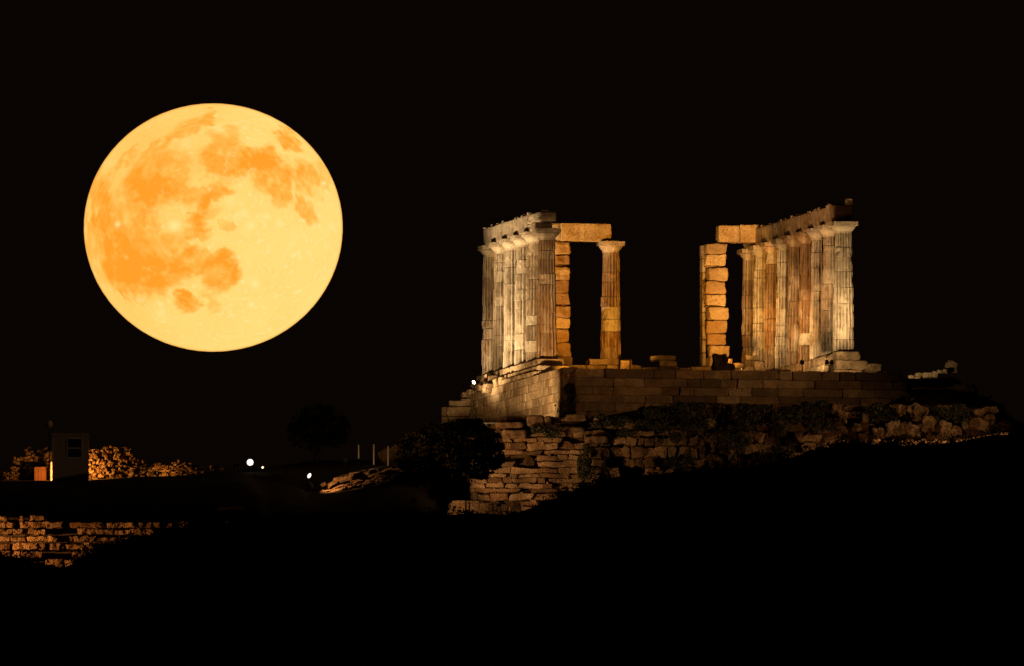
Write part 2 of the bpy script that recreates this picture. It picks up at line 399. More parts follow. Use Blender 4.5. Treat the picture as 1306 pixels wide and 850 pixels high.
    em = N.new('ShaderNodeEmission'); L.new(m3.outputs[2], em.inputs[0]); em.inputs[1].default_value = 1.0
    L.new(em.outputs[0], N['Material Output'].inputs[0])
    ob = lone('moon', m, mt, 'huge orange full moon with darker plains, low in the night sky', 'moon', c, smooth=True)
moon()

# ------------------------------------------------------------------ temple
TH = R(11.7); SP = 2.52
U = Vector((-math.sin(TH), math.cos(TH), 0)); Vv = Vector((math.cos(TH), math.sin(TH), 0)); ZZ = Vector((0, 0, 1))
TAX = (Vv, U, ZZ)
P0 = W(1075.6, 451, 0); P0.z = 0
def T(k, c, z=0): return P0 + U * (SP * k) + Vv * c + ZZ * z
def cpx(px, k):   # offset across the temple at which line k meets photo column px
    lo, hi = -30, 10
    for _ in range(40):
        m_ = (lo + hi) / 2; q = T(k, m_)
        if PX(q.x, q.y) < px: lo = m_
        else: hi = m_
    return m_
LC = -12.45
HC, HCAP = 6.1, .52
temple = thing('ruined_temple', 'floodlit ruin of a Doric marble temple on the hilltop with two rows of fluted columns', 'temple', T(3, -6, -1))

def column(k, c, z0, z1, seed, tone, ero, parent, scale=1.0):
    rnd = random.Random(seed); base = T(k, c, z0); H = z1 - z0 - HCAP * scale
    r0, r1 = .50 * scale, .395 * scale
    nf, sg = 16, 6; n = nf * sg
    m = MB(); V = []; TT = []; z = 0; rings = 0
    drums = []
    while z < H - .3:
        h = rnd.uniform(.38, .82)
        if H - z - h < .35: h = H - z
        drums.append((z, min(H, z + h))); z += h
    for (a, b) in drums:
        off = Vector((rnd.uniform(-1, 1), rnd.uniform(-1, 1), 0)) * .014
        dt = min(1, max(-.7, tone + rnd.uniform(-.13, .13))); ds = rnd.choice((0, 0, 0, .12, .25, .4)); de = min(1, max(0, ero + rnd.uniform(-.35, .35)))
        if rnd.random() < .06: de = 1; dt = -.15
        grow = rnd.uniform(-.012, .014); jt = rnd.choice((.1, .15, .25, .7)); je = .012 if jt < .5 else .045
        nr = 8
        for i in range(nr + 1):
            t = i / nr; zz = a + (b - a) * t
            if i == 0: zz = a + .004
            if i == 1: zz = a + .030
            if i == nr - 1: zz = b - .030
            if i == nr: zz = b - .004
            edge = je if i in (0, nr) else 0
            tt = zz / H; Rr = r0 + (r1 - r0) * tt + .012 * math.sin(math.pi * tt) + grow
            for j in range(n):
                an = 2 * math.pi * j / n + TH; fr = (j % sg) / sg
                fl = math.sin(math.pi * fr) ** .8
                d = Vector((math.cos(an), math.sin(an), 0)); q = base + Vector((0, 0, zz)) + off
                nn = noise.noise((q + d * Rr) * 1.9 + Vector((seed, 0, 0))); n2 = noise.noise((q + d * Rr) * 6 + Vector((seed, 3, 0)))
                er = min(1, max(0, de + nn * .9))
                rr = Rr * (1 - .145 * fl * (1 - er) - .045 * er) - edge + n2 * .010 * (1 + er * 1.5)
                hole = max(0, nn - .42) * .18
                V.append(q + d * (rr - hole)); TT.append((dt + (fl - .5) * .15, max(jt if i in (0, nr) else ds, min(.9, fl ** 2 * .80 * (1 - er * .7) + max(0, n2) * .5))))  # flute hollows darkened in the colour: grime plus shade frontal lamps leave out
            rings += 1
    Fc = []
    for i in range(rings - 1):
        for j in range(n): Fc.append((i * n + j, i * n + (j + 1) % n, (i + 1) * n + (j + 1) % n, (i + 1) * n + j))
    Fc.append(tuple(range(n))[::-1])
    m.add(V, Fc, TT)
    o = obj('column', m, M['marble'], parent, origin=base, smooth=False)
    m = MB(); cb = base + ZZ * H; s = scale
    ct = (min(1, max(-.2, tone - .25 + rnd.uniform(-.2, .2))), rnd.choice((0, 0, .15)))
    lathe(m, cb, [(.395 * s, -.02), (.40 * s, .03), (.405 * s, .07), (.47 * s, .15), (.545 * s, .24), (.575 * s, .30), (.56 * s, .32)], 48, .012, ct)
    block(m, cb + ZZ * (.42 * s), (1.17 * s, 1.17 * s, .20 * s), TAX, .018, 30, L6, tint=ct)
    obj('capital', m, M['marble'], o)
    return o
right_tones = [-.15, .35, -.6, .9, .75, -.45, .85, -.2, .6]
for k in range(9): column(k, 0, 0, HC, 10 + k * 7, right_tones[k], .55 if k == 0 else .35, temple)
left_tones = {3: .8, 4: .40, 5: -.35, 6: -.1, 7: .25, 8: .3}
for k in range(3, 9): column(k, LC, 0, HC, 110 + k * 7, left_tones[k], .25, temple)
KP = 7
cc = cpx(779, KP); q = T(KP, cc)
zb = zof(779, 459, q.y); ZT = zof(779, 308.5, q.y)
column(KP, cc, zb, ZT, 301, .75, .3, temple, .98)  # browner tone adds the porch's orange lamplight to the shaft colour

# beams over the rows
rb = random.Random(5)
BH = .80
def beam(k0, k1, c, z0, h, w, teeth=True, seed=0, notch=False, tn=.3):
    rnd = random.Random(seed); m = MB(); a, b = T(k0, c, z0), T(k1, c, z0); Ln = (b - a).length
    mid = (a + b) / 2 + ZZ * (h / 2); tt = (tn + rnd.uniform(-.25, .25), rnd.choice((0, .1, .25)))
    if notch:
        block(m, mid + ZZ * .17, (w, Ln - .03, h - .34), TAX, .05, 9, L10, 2.5, tt)
        block(m, mid - ZZ * (h / 2 - .17) + U * .45, (w * .98, Ln - .95, .34), TAX, .03, 14, L6, 2.5, tt)
    else: block(m, mid, (w, Ln - .03, h), TAX, .03, 22, L10, 2.2, tt)
    if teeth:
        s = .1
        while s < Ln - .15:
            l = rnd.uniform(.16, .42); hh = rnd.uniform(.04, .11)
            if rnd.random() < .75: block(m, a + U * (s + l / 2) + ZZ * (h + hh / 2 - .015) + Vv * rnd.uniform(-.1, .1) - Vv * .1, (w * rnd.uniform(.4, .75), l, hh + .03), TAX, .015, 8, L4, tint=tt)
            s += l + rnd.uniform(.06, .3)
    return obj('architrave_block', m, M['beam'], temple, origin=mid)
for k in range(0, 8): beam(k + (.02 if k == 0 else 0), k + 1, 0, HC, BH, .86, True, 40 + k, tn=.45)
for k in range(3, 8): beam(k - (.12 if k == 3 else 0), k + 1, LC, HC, BH, .86, True, 60 + k, notch=(k == 3), tn=.15)
# broken fragments standing on the near end of the right-hand beam
m = MB(); block(m, T(.06, .28, HC + BH + .13), (.34, .42, .34), TAX, .06, 5, L6, 3, (.0, 0)); obj('beam_fragment', m, M['beam'], temple, origin=T(0, .3, HC + BH))
m = MB(); block(m, T(.45, -.25, HC + BH + .06), (.40, .5, .16), TAX, .05, 5, L6, 3, (.1, 0))
obj('beam_fragment', m, M['beam'], temple, origin=T(0, 0, HC + BH))
# cross beams of the porch
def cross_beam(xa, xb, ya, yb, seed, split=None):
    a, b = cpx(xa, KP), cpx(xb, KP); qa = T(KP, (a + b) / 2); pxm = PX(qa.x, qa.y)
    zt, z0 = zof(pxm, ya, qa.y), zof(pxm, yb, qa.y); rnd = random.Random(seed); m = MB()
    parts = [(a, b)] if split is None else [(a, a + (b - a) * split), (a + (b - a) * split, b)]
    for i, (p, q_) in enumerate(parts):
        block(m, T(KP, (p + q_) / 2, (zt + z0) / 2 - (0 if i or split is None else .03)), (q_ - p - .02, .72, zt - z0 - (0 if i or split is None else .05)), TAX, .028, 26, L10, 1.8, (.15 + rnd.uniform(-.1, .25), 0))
    return obj('cross_beam', m, M['lamp_tint'], temple, origin=T(KP, (a + b) / 2, z0))
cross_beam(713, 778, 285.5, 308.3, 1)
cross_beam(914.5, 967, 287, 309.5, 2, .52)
m = MB(); ccx = cpx(706, KP); block(m, T(KP, ccx, zof(706, 290, T(KP, ccx).y) - .05), (.8, .6, .45), TAX, .07, 5, L6, 2.5, (.1, 0)); obj('beam_fragment', m, M['beam'], temple, origin=T(KP, ccx, 6.5))
m = MB(); block(m, T(KP, ccx + .2, zof(706, 303, T(KP, ccx).y)), (.3, .6, .4), TAX, .05, 5, L6, 2.5, (.1, 0))
obj('beam_fragment', m, M['beam'], temple, origin=T(KP, ccx, 6))

# the two wall ends of the cella (antae): single blocks one above the other
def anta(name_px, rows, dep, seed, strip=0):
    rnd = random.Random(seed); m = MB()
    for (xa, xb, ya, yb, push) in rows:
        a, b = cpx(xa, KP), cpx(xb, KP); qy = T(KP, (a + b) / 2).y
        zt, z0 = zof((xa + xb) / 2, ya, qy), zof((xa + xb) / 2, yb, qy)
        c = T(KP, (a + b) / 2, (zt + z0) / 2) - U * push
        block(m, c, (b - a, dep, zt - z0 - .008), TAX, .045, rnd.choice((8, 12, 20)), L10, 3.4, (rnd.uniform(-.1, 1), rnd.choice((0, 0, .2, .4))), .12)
    return obj('anta', m, M['lamp_tint'], temple, origin=T(KP, cpx(name_px, KP), 0))
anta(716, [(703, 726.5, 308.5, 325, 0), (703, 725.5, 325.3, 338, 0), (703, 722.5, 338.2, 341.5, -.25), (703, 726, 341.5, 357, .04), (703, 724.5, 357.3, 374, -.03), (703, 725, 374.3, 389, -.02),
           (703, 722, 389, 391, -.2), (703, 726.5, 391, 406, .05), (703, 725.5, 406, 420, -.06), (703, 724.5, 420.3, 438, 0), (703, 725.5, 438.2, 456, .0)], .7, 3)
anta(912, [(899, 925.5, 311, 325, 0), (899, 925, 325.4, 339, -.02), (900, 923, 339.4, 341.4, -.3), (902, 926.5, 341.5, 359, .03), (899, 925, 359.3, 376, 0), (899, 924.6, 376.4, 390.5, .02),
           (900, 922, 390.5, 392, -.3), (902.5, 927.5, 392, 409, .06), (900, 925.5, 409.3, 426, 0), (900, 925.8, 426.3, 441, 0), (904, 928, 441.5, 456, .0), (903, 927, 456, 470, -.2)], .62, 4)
m = MB(); wallc = cpx(899.5, KP) + .02
for i in range(9):
    zt = zof(899, 312 + i * 17.2, T(KP, wallc).y); z0 = zof(899, 329 + i * 17.2, T(KP, wallc).y)
    block(m, T(KP + .30, wallc + .02, (zt + z0) / 2), (.16, .62, zt - z0 - .01), TAX, .015, 14, L4, tint=(.3, .2))
obj('anta_return', m, M['beam'], temple, origin=T(KP, wallc, 0))

# stepped base: left row
def steps(c_in, c_out, k0, k1, zt, h, seed, tn=.3):
    m = MB(); rnd = random.Random(seed); s = k0 * SP
    while s < k1 * SP:
        l = rnd.uniform(.9, 1.4); e = min(s + l, k1 * SP)
        block(m, T((s + e) / 2 / SP, (c_in + c_out) / 2, zt - h / 2), (abs(c_in - c_out) + rnd.uniform(-.03, .03), e - s - .015, h - .01), TAX, .022, 16, L6, 2.4, (tn + rnd.uniform(-.3, .3), rnd.choice((0, 0, .2))))
        s = e
    return obj('step_course', m, M['ashlar'], temple, origin=T((k0 + k1) / 2, c_in, zt - h))
steps(LC + .62, LC - .62, 2.60, 8.4, 0, .40, 1)
steps(LC + .62, LC - .88, 2.15, 8.15, -.40, .27, 2)
steps(LC + .62, LC - 1.16, 2.05, 7.9, -.67, .27, 3)
steps(.62, -.62, -.36, 9.0, -.02, .40, 4, .45)
steps(.62, -.66, -.45, 9.0, -.42, .42, 5, .45)
steps(.62, -.70, -.55, 9.0, -.84, .60, 6, .45)
for (kk, c_, z_, sz, am, pp, tt) in [(-.30, .0, -.18, (1.22, .9, .42), .05, 6, (.0, 0)), (-.42, .10, -.62, (1.5, .8, .44), .05, 10, (.05, .1)), (-.42, 1.15, -.72, (.85, .7, .36), .08, 6, (.2, .2)), (-.75, .45, -1.06, (2.3, 1.0, .14), .03, 14, (-.1, 0))]:
    m = MB(); block(m, T(kk, c_, z_), sz, TAX, am, pp, L10, 2.2, tt); obj('base_block', m, M['ashlar'], temple, origin=T(kk, c_, z_))
rnd = random.Random(88)
for i in range(15):
    k = rnd.uniform(4.9, 8.1); c_ = LC - rnd.uniform(.75, 1.35); z_ = -.30 - (LC - c_ - .6) * .95 + rnd.uniform(-.05, .12); m = MB(); sz = (rnd.uniform(.3, .6), rnd.uniform(.35, .8), rnd.uniform(.2, .42))
    block(m, T(k, c_, z_), sz, TAX, .06, 7, L6, 3, (rnd.uniform(.1, .8), 0), .25); obj('broken_step', m, M['ashlar'], temple, origin=T(k, c_, z_ - .2))
# porch foundation across the temple
m = MB(); rnd = random.Random(77)
for (xa, xb, ya, yb, dp) in [(701, 728, 455.5, 466, .9), (728, 747, 466, 475, 1.0), (749, 804, 459, 466.5, 1.1), (745, 770, 466.5, 476, 1.3), (770, 793, 466.5, 476, 1.3), (793, 815, 466.5, 476, 1.3), (815, 838, 469, 477, 1.2), (838, 863, 468.5, 477, 1.2), (863, 877, 470, 477, 1.2), (878, 912, 468.7, 477, 1.1), (700, 730, 466, 478, 1.2), (912, 950, 471.5, 478, 1.1), (985, 1001, 471.5, 474, .8)]:
    a, b = cpx(xa, KP), cpx(xb, KP); qy = T(KP, (a + b) / 2).y; zt, z0 = zof((xa + xb) / 2, ya, qy), zof((xa + xb) / 2, yb, qy) - .3 * (yb > 474)
    block(m, T(KP, (a + b) / 2, (zt + z0) / 2), (b - a - .02, dp, zt - z0), TAX, .03, 14, L6, 2.4, (rnd.uniform(.1, .7), 0)); obj('foundation_block', m, M['ashlar'], temple, origin=T(KP, (a + b) / 2, z0)); m = MB()

# ------------------------------------------------------------------ terrace wall that carries the temple
rw = random.Random(21)
KF = -2.15
tw = thing('terrace_wall', 'long ashlar terrace wall of big squared blocks carrying the temple', 'wall', T(KF, -6, -3.4))
qy = T(KF, -5).y; ZF = zof(940, 473.6, qy)
cl = cpx(727, KF); crr = cpx(1154, KF)
A = T(KF, cl + .2); B = T(KF, crr)
m = MB()
d = (B - A).normalized()
zz = ZF
heights = [.42, .40, .38, .36, .42, .42, .42]
for hgt in heights:
    s = -.3 - rw.uniform(0, .5); Ln = (B - A).length
    while s < Ln:
        w = rw.uniform(.6, 2.3); a_, b_ = max(0, s), min(Ln, s + w); s += w
        if b_ - a_ < .15: continue
        mid = (a_ + b_) / 2
        # the left end steps down a little under the stylobate's corner
        c = A + d * mid + Vector((-d.y, d.x, 0)) * rw.choice((0, .01, .02, -.015, .03, .09)); c.z = zz - hgt / 2
        block(m, c, (b_ - a_ - .006, .7, hgt - .008), (d, Vector((-d.y, d.x, 0)), ZZ), .03, rw.choice((14, 22, 32)), L10, 2.4, (rw.uniform(-.3, .9), rw.choice((0, 0, .15, .4, .75))), .02)
    zz -= hgt
obj('front_face', m, M['ashlar'], tw)
# left face, running back under the left row
m = MB(); LF = T(0, cl).copy()
lc = cl
zt = -.94
def lwall(c, k0, k1, ztop, hs, seed, lens=(.45, 1.0)):
    rnd = random.Random(seed); z = ztop
    for hh in hs:
        s = k0 * SP - rnd.uniform(0, .4)
        while s < k1 * SP:
            w = rnd.uniform(*lens); a_, b_ = max(k0 * SP, s), min(k1 * SP, s + w); s += w
            if b_ - a_ < .12: continue
            sag = .012 * ((a_ + b_) / 2 - k0 * SP)
            block(m, T((a_ + b_) / 2 / SP, c + .35 + rnd.uniform(-.008, .008), z - hh / 2 - 0 * sag), (.7, b_ - a_ - .008, hh - .012), TAX, .016, 26, L6, 2.2, (rnd.uniform(-.1, .8), rnd.choice((0, 0, 0, .12, .3))))
        z -= hh
LWC = LC - 1.30
lwall(LWC, -1.0, 7.55, -.95, [.36, .36, .38, .40, .42, .42, .45], 8)
obj('side_face', m, M['ashlar'], tw)
m = MB()
# the angle between the side and the front
lw0 = T(-1.0, LWC + .3); f0 = A
wall(m, T(-1.0, LWC + .15), A, -3.9, -1.35, (.36, .42), (.6, 1.2), .6, random.Random(4), .015, .014, 22, L6, tb=(0, .4))
obj('corner_face', m, M['ashlar'], tw)
# lower spur at the far left end
q = T(9.4, LWC); a0 = W(563, 513, 21); b0 = W(603, 513, 21)
sw = thing('ashlar_wall', 'low pale ashlar wall spur jutting out left of the temple platform', 'wall', Vector(((a0.x + b0.x) / 2, 21, zof(580, 545, 21))))
m = MB(); za = zof(580, 519.5, 21); 
wall(m, Vector((a0.x, 21, 0)), Vector((b0.x, 21, 0)), za - 1.4, za, (.44, .48), (.8, 1.3), 1.2, random.Random(9), .02, .012, 16, L6, tb=(.2, .5))
obj('wall_face', m, M['ashlar'], sw)
m = MB(); c1 = W(586, 515.5, 21); block(m, c1, (1.0, 1.2, .26), AX, .05, 8, L6, 2, (.2, 0)); block(m, W(596, 512.8, 21), (.6, 1.0, .22), AX, .04, 8, L6, 2, (.2, 0)); obj('coping', m, M['ashlar'], sw)

# ------------------------------------------------------------------ rubble retaining wall below the terrace
rwl = thing('rubble_retaining_wall', 'tall rough retaining wall of worn irregular blocks below the temple terrace', 'wall', W(900, 620, YW))
rr = random.Random(31)
m = MB()
def rwall(xa, xb, ytop, ybot, ch, bl, seed, Y=YW, amp=.05, p=8, miss=.05, jit=.07, gap=.015, tb=(0, .9), cj=.12):
    """masonry between two photo columns; each stone sits where the wall really is"""
    rnd = random.Random(seed); Ax, Bx = W(xa, 560, Y).x, W(xb, 560, Y).x
    zt = max(zof(x, ytop(x), Y) for x in np.linspace(xa, xb, 12)); z0 = min(zof(x, ybot(x), Y) for x in np.linspace(xa, xb, 12)) - .6
    z = z0
    while z < zt:
        h = rnd.uniform(*ch); x = Ax - rnd.uniform(0, bl[0])
        while x < Bx:
            w = rnd.uniform(*bl); a_, b_ = max(Ax, x), min(Bx, x + w); x += w
            if b_ - a_ < .1: continue
            px = PX((a_ + b_) / 2, Y); zc = z + h / 2
            if zc > zof(px, ytop(px), Y) + .05 or zc < zof(px, ybot(px), Y) - .6: continue
            if rnd.random() < miss: continue
            hh = h * rnd.uniform(.8, 1.0)
            c = Vector(((a_ + b_) / 2, Y + rnd.uniform(-jit, jit) + .35, z + hh / 2))
            tilt = Quaternion((0, 1, 0), rnd.uniform(-.05, .05)); ax = tuple(tilt @ v for v in AX)
            block(m, c, (b_ - a_ - gap, .7, hh - gap), ax, amp, rnd.choice((8, p * 1.5, p * 2.5)), L6, 2.6, (rnd.uniform(*tb), rnd.choice((0, 0, .15, .35, .6))), cj)
            if rnd.random() < .35: block(m, c + Vector((rnd.uniform(-.3, .3), rnd.uniform(-.1, .05), hh / 2)), (rnd.uniform(.1, .28), .55, rnd.uniform(.06, .14)), ax, .03, 6, L4, 4, (rnd.uniform(*tb), 0), .3)
        z += h
rt = lambda x: RTOP(x) + 0
rwall(600, 745, rt, lambda x: CREST(x), (.20, .38), (.3, 1.3), 1, amp=.06, miss=.08, cj=.22, jit=.18)
obj('coursed_section', m, M['rubble'], rwl)
m = MB(); rwall(745, 900, lambda x: RTOP(x) + 6, lambda x: CREST(x), (.25, .6), (.25, .7), 2, amp=.09, p=6, miss=.16, jit=.20, gap=.02, cj=.3)
obj('eroded_section', m, M['rubble'], rwl)
m = MB(); rwall(900, 1285, lambda x: RTOP(x) + 4, lambda x: CREST(x), (.3, .7), (.3, 1.0), 3, amp=.12, p=6, miss=.30, jit=.28, gap=.02, cj=.4)
obj('tumbled_section', m, M['rubble'], rwl)
m = MB()
for i in range(160):     # earth and small stones packed behind the face
    x = rr.uniform(600, 1285); y = rr.uniform(RTOP(x) + 8, CREST(x)); c = W(x, y, YW + .95)
    block(m, c, (rr.uniform(.5, 1.2), .8, rr.uniform(.4, .9)), AX, .14, 6, L6, 3, (1, .75), .4)
obj('packing', m, M['rubble'], rwl)
# flat ledge stones along its top
led = [(672, 694, 530, 545), (695, 703, 531, 549), (632, 668, 539, 546), (700, 745, 545, 551), (722, 748, 529, 538), (757, 800, 533, 537), (640, 672, 549, 560), (748, 774, 557, 566)]
for i, (xa, xb, ya, yb) in enumerate(led):
    m = MB(); c = W((xa + xb) / 2, (ya + yb) / 2, YW - .2); block(m, c, ((xb - xa) / 27.9, .9, (yb - ya) / 27.9), AX, .05, 6, L6, 2.5, (rr.uniform(.1, .5), 0)); obj('ledge_stone', m, M['rubble'], rwl, origin=c)

# low wall in front of the rubble wall, behind the tree
m = MB(); lowl = thing('low_stone_wall', 'low plastered stone wall at the foot of the rubble wall right of the tree', 'wall', W(620, 656, -18))
rnd = random.Random(61)
block(m, W(600, 650, -18), (2.9, .6, .62), AX, .05, 10, L10, 1.5, (.3, .1))
for (xa, xb, ya, yb) in [(577, 612, 639, 642.5), (621, 628, 644, 653), (629, 634, 643, 651), (640, 648, 643, 652), (634, 640, 646, 655), (650, 664, 640, 655)]:
    block(m, W((xa + xb) / 2, (ya + yb) / 2, -18.3), ((xb - xa) / 27.9, .4, (yb - ya) / 27.9), AX, .05, 6, L6, 2.5, (rnd.uniform(0, .6), 0))
obj('wall_body', m, M['rubble'], lowl)

# ------------------------------------------------------------------ loose stones on the terrace
def stone_thing(xa, xb, ya, yb, Y, label, name='stone_block', dep=.7, amp=.04, p=8, tint=(.2, 0), ls=L6, mt='ashlar', group='fallen stones on the terrace', rot=0, cat='stone block'):
    m = MB(); c = W((xa + xb) / 2, (ya + yb) / 2, Y); s = (D + Y) / F
    q_ = Quaternion((0, 1, 0), rot); ax = tuple(q_ @ v for v in AX)
    block(m, c, ((xb - xa) * s, dep, (yb - ya) * s), ax, amp, p if p > 6 else 9, L10 if cat in ('boulder', 'rock') else ls, 3, tint, .30 if p < 6 else .06)
    return lone(name, m, M[mt], label, cat, c - ZZ * ((yb - ya) * s / 2), group)
c0 = W(846, 468, 11)
fc = thing('fallen_capital', 'fallen column capital lying on a square block in the gap of the porch', 'capital', c0)
m = MB(); block(m, W(845.5, 457.2, 11), (1.20, 1.0, .24), AX, .04, 6, L10, 2.5, (.4, .1)); obj('abacus', m, M['beam'], fc)
m = MB(); block(m, W(852, 464.3, 11), (.85, .8, .28), AX, .04, 8, L6, 2.5, (.4, 0)); obj('block', m, M['beam'], fc)
stone_thing(951, 967, 454, 460, 10, 'flat slab balanced on top of the pile left of the right-hand columns', p=12)
stone_thing(961, 977, 460.5, 474, 10.1, 'rounded orange boulder under the slab beside the right-hand columns', amp=.08, p=4)
stone_thing(950, 961, 468.5, 474, 10, 'small flat block at the bottom left of the slab pile', p=12)
stone_thing(925.5, 934, 458.5, 464.5, 10.5, 'little pale stone topmost behind the dark boulder, right of the pier', p=6)
stone_thing(936, 947, 464, 470, 10.3, 'small square stone standing between the pier and the slab pile', p=14)
stone_thing(791, 803, 460, 473, 13, 'squarish block right beside the footing of the lone porch column', p=9)
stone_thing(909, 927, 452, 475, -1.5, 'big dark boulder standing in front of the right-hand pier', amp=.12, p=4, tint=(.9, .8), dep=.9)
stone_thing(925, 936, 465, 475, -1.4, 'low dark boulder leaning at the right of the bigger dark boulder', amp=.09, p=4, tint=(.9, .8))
stone_thing(976, 1008, 472.3, 475.5, -3.5, 'long thin pale slab on the terrace edge before the right-hand columns', p=20, tint=(-.2, 0), amp=.015)
for i, (xa, xb, ya, yb, lb) in enumerate([(1158, 1166, 479, 486, 'leftmost pale stone of the lit heap beyond the terrace wall'), (1167, 1177, 476.5, 481, 'flat cap stone near the left of the lit heap beyond the terrace wall'), (1166, 1174, 481, 485, 'stone tucked beneath the cap stone of the lit heap'),
        (1177, 1189, 475.5, 483, 'greenish block in the middle of the lit heap beyond the terrace wall'), (1189, 1196, 474, 482, 'narrow upright stone in the right half of the lit heap'), (1195, 1204, 472.5, 477, 'second stone from the right in the lit heap'), (1203, 1208, 471, 476, 'bright stone at the right end of the lit heap'), (1176, 1181, 484, 487.5, 'chip of stone lying below the lit heap')]):
    stone_thing(xa, xb, ya, yb, 12, lb, group='lit stones beyond the terrace wall', tint=(-.1, 0), dep=.5)
stone_thing(1207, 1221, 461, 476, 12.5, 'dim brown boulder at the right end of the lit stone heap', amp=.10, p=4, tint=(.7, .4), dep=.6, group='lit stones beyond the terrace wall')
# bank carrying that heap
bk = thing('rock_bank', 'dark stepped rock bank sloping down right of the terrace wall', 'rock', W(1210, 520, 3))
m = MB(); rnd = random.Random(3)
for i, (xa, xb, y) in enumerate([(1156, 1225, 488), (1160, 1240, 494), (1165, 1250, 500), (1165, 1262, 508), (1165, 1270, 514), (1165, 1275, 521)]):
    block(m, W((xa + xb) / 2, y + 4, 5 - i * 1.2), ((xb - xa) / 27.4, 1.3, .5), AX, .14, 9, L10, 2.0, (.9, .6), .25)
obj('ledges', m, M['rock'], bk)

# boulders under the tumbled wall, right
bl = [(1115, 1128, 545, 561, 'boulder'), (1128, 1150, 538, 556, 'b'), (1146, 1162, 540, 553, 'b'), (1158, 1174, 541, 557, 'b'), (1176, 1194, 533, 553, 'b'), (1200, 1213, 538, 560, 'b'), (1214, 1226, 545, 560, 'b'), (1241, 1271, 520, 528, 'b'), (1143, 1156, 517, 528, 'b'), (1155, 1186, 517, 533, 'b'), (1256, 1266, 530, 539, 'b'), (1068, 1080, 525, 540, 'b'), (1059, 1072, 513, 527, 'b'), (1086, 1097, 540, 552, 'b'), (1100, 1110, 529, 538, 'b')]
desc = ['squat boulder with a dark hollow at its left', 'broad flat-topped boulder', 'small round boulder between two larger ones', 'slanting pointed boulder', 'tall angular boulder with a flat right side', 'upright narrow boulder', 'low boulder at the foot of the wall', 'long flat slab high at the right end', 'small square stone high on the wall', 'wide rough block high on the wall', 'fist-shaped stone below the long slab', 'tilted rough block', 'upright square block near the wall top', 'low block left of the boulders', 'small squarish stone in mid wall']
bt = thing('boulder_pile', 'tumbled boulders fallen at the right-hand foot of the rubble wall', 'boulders', W(1170, 562, YW - 1)) if False else None
for i, (xa, xb, ya, yb, _) in enumerate(bl):
    stone_thing(xa + 1, xb - 1, ya + 1, yb - 1, YW - .9, desc[i] + ' under the rubble wall at right', 'boulder', .6, .15, 4.5, (rr.uniform(.0, .6), 0), L6, 'rock', 'boulders at the foot of the rubble wall', rr.uniform(-.25, .25), 'boulder')
# pale gravel along the path edge there
m = MB(); rnd = random.Random(12)
for i in range(120):
    x = rnd.uniform(1110, 1285) if i < 105 else rnd.uniform(1030, 1110); y = CREST(x) - rnd.uniform(.5, 7) * (1 if x < 1200 else .5); s = rnd.uniform(.05, .16)
    block(m, W(x, y, -20 + rnd.uniform(-1.5, 1.5)), (s * 1.6, s, s), AX, .03, 4, L4, 6, (-.2, 0))
g = obj('gravel', m, M['rock']); tag(g, 'pale loose stones strewn along the path edge under the boulders', 'gravel', kind='stuff')

# ------------------------------------------------------------------ vegetation
def leaves(mb, lobes, n, size, rnd, dens=.5):
    P = []
    for i in range(n):
        c, r = lobes[rnd.randrange(len(lobes))]
        while True:
            x, y, z = rnd.uniform(-1, 1), rnd.uniform(-1, 1), rnd.uniform(-1, 1); l = x * x + y * y + z * z
            if l < 1: break
        k = (.25 + .75 * rnd.random() ** dens) / max(.3, math.sqrt(l)) * math.sqrt(l) if True else 1
        q = Vector((c[0] + x * r[0] * 1.05, c[1] + y * r[1] * 1.05, c[2] + z * r[2] * 1.05)); s = size * rnd.uniform(.6, 1.4)
        a = Vector((rnd.gauss(0, 1), rnd.gauss(0, 1), rnd.gauss(0, 1))).normalized(); b = a.orthogonal().normalized(); b = Quaternion(a, rnd.uniform(0, 6.28)) @ b; d = a.cross(b)
        P.append((q, b * s, d * s * .45))
    V = []; Fc = []
    for i, (q, b, d) in enumerate(P): V += [q - b, q - d, q + b, q + d]; Fc.append((4 * i, 4 * i + 1, 4 * i + 2, 4 * i + 3))
    mb.add(V, Fc)
def tree(label, trunks, lobespx, Y, n, size, seed, base, name='tree', group=None):
    rnd = random.Random(seed); t = thing(name, label, 'tree', W(*base, Y), group)
    m = MB()
    for pts, rd in trunks:
        P_ = [W(x, y, Y + dy) for (x, y, dy) in pts]; tube(m, P_, rd, 8)
    obj('trunk', m, M['bark'], t, smooth=True)
    lobes = []
    for (x, y, rx, ry) in lobespx:
        c = W(x, y, Y + rnd.uniform(-.8, .8)); s = (D + Y) / F
        lobes.append((c, (rx * s, (rx + ry) / 2 * s * .9, ry * s)))
        for k in range(7):   # ragged clumps over the lobe
            an = rnd.uniform(0, 6.28); el = rnd.uniform(-.8, 1); rr_ = rnd.uniform(.12, .24)
            cc_ = c + Vector((math.cos(an) * math.cos(el) * rx * s * .88, math.sin(an) * math.cos(el) * rx * s * .8, math.sin(el) * ry * s * .88))
            lobes.append((cc_, (rx * s * rr_ * 1.2, rx * s * rr_ * 1.2, ry * s * rr_)))
    m = MB(); leaves(m, lobes, n, size, rnd); obj('crown', m, M['leaf'], t)
    return t
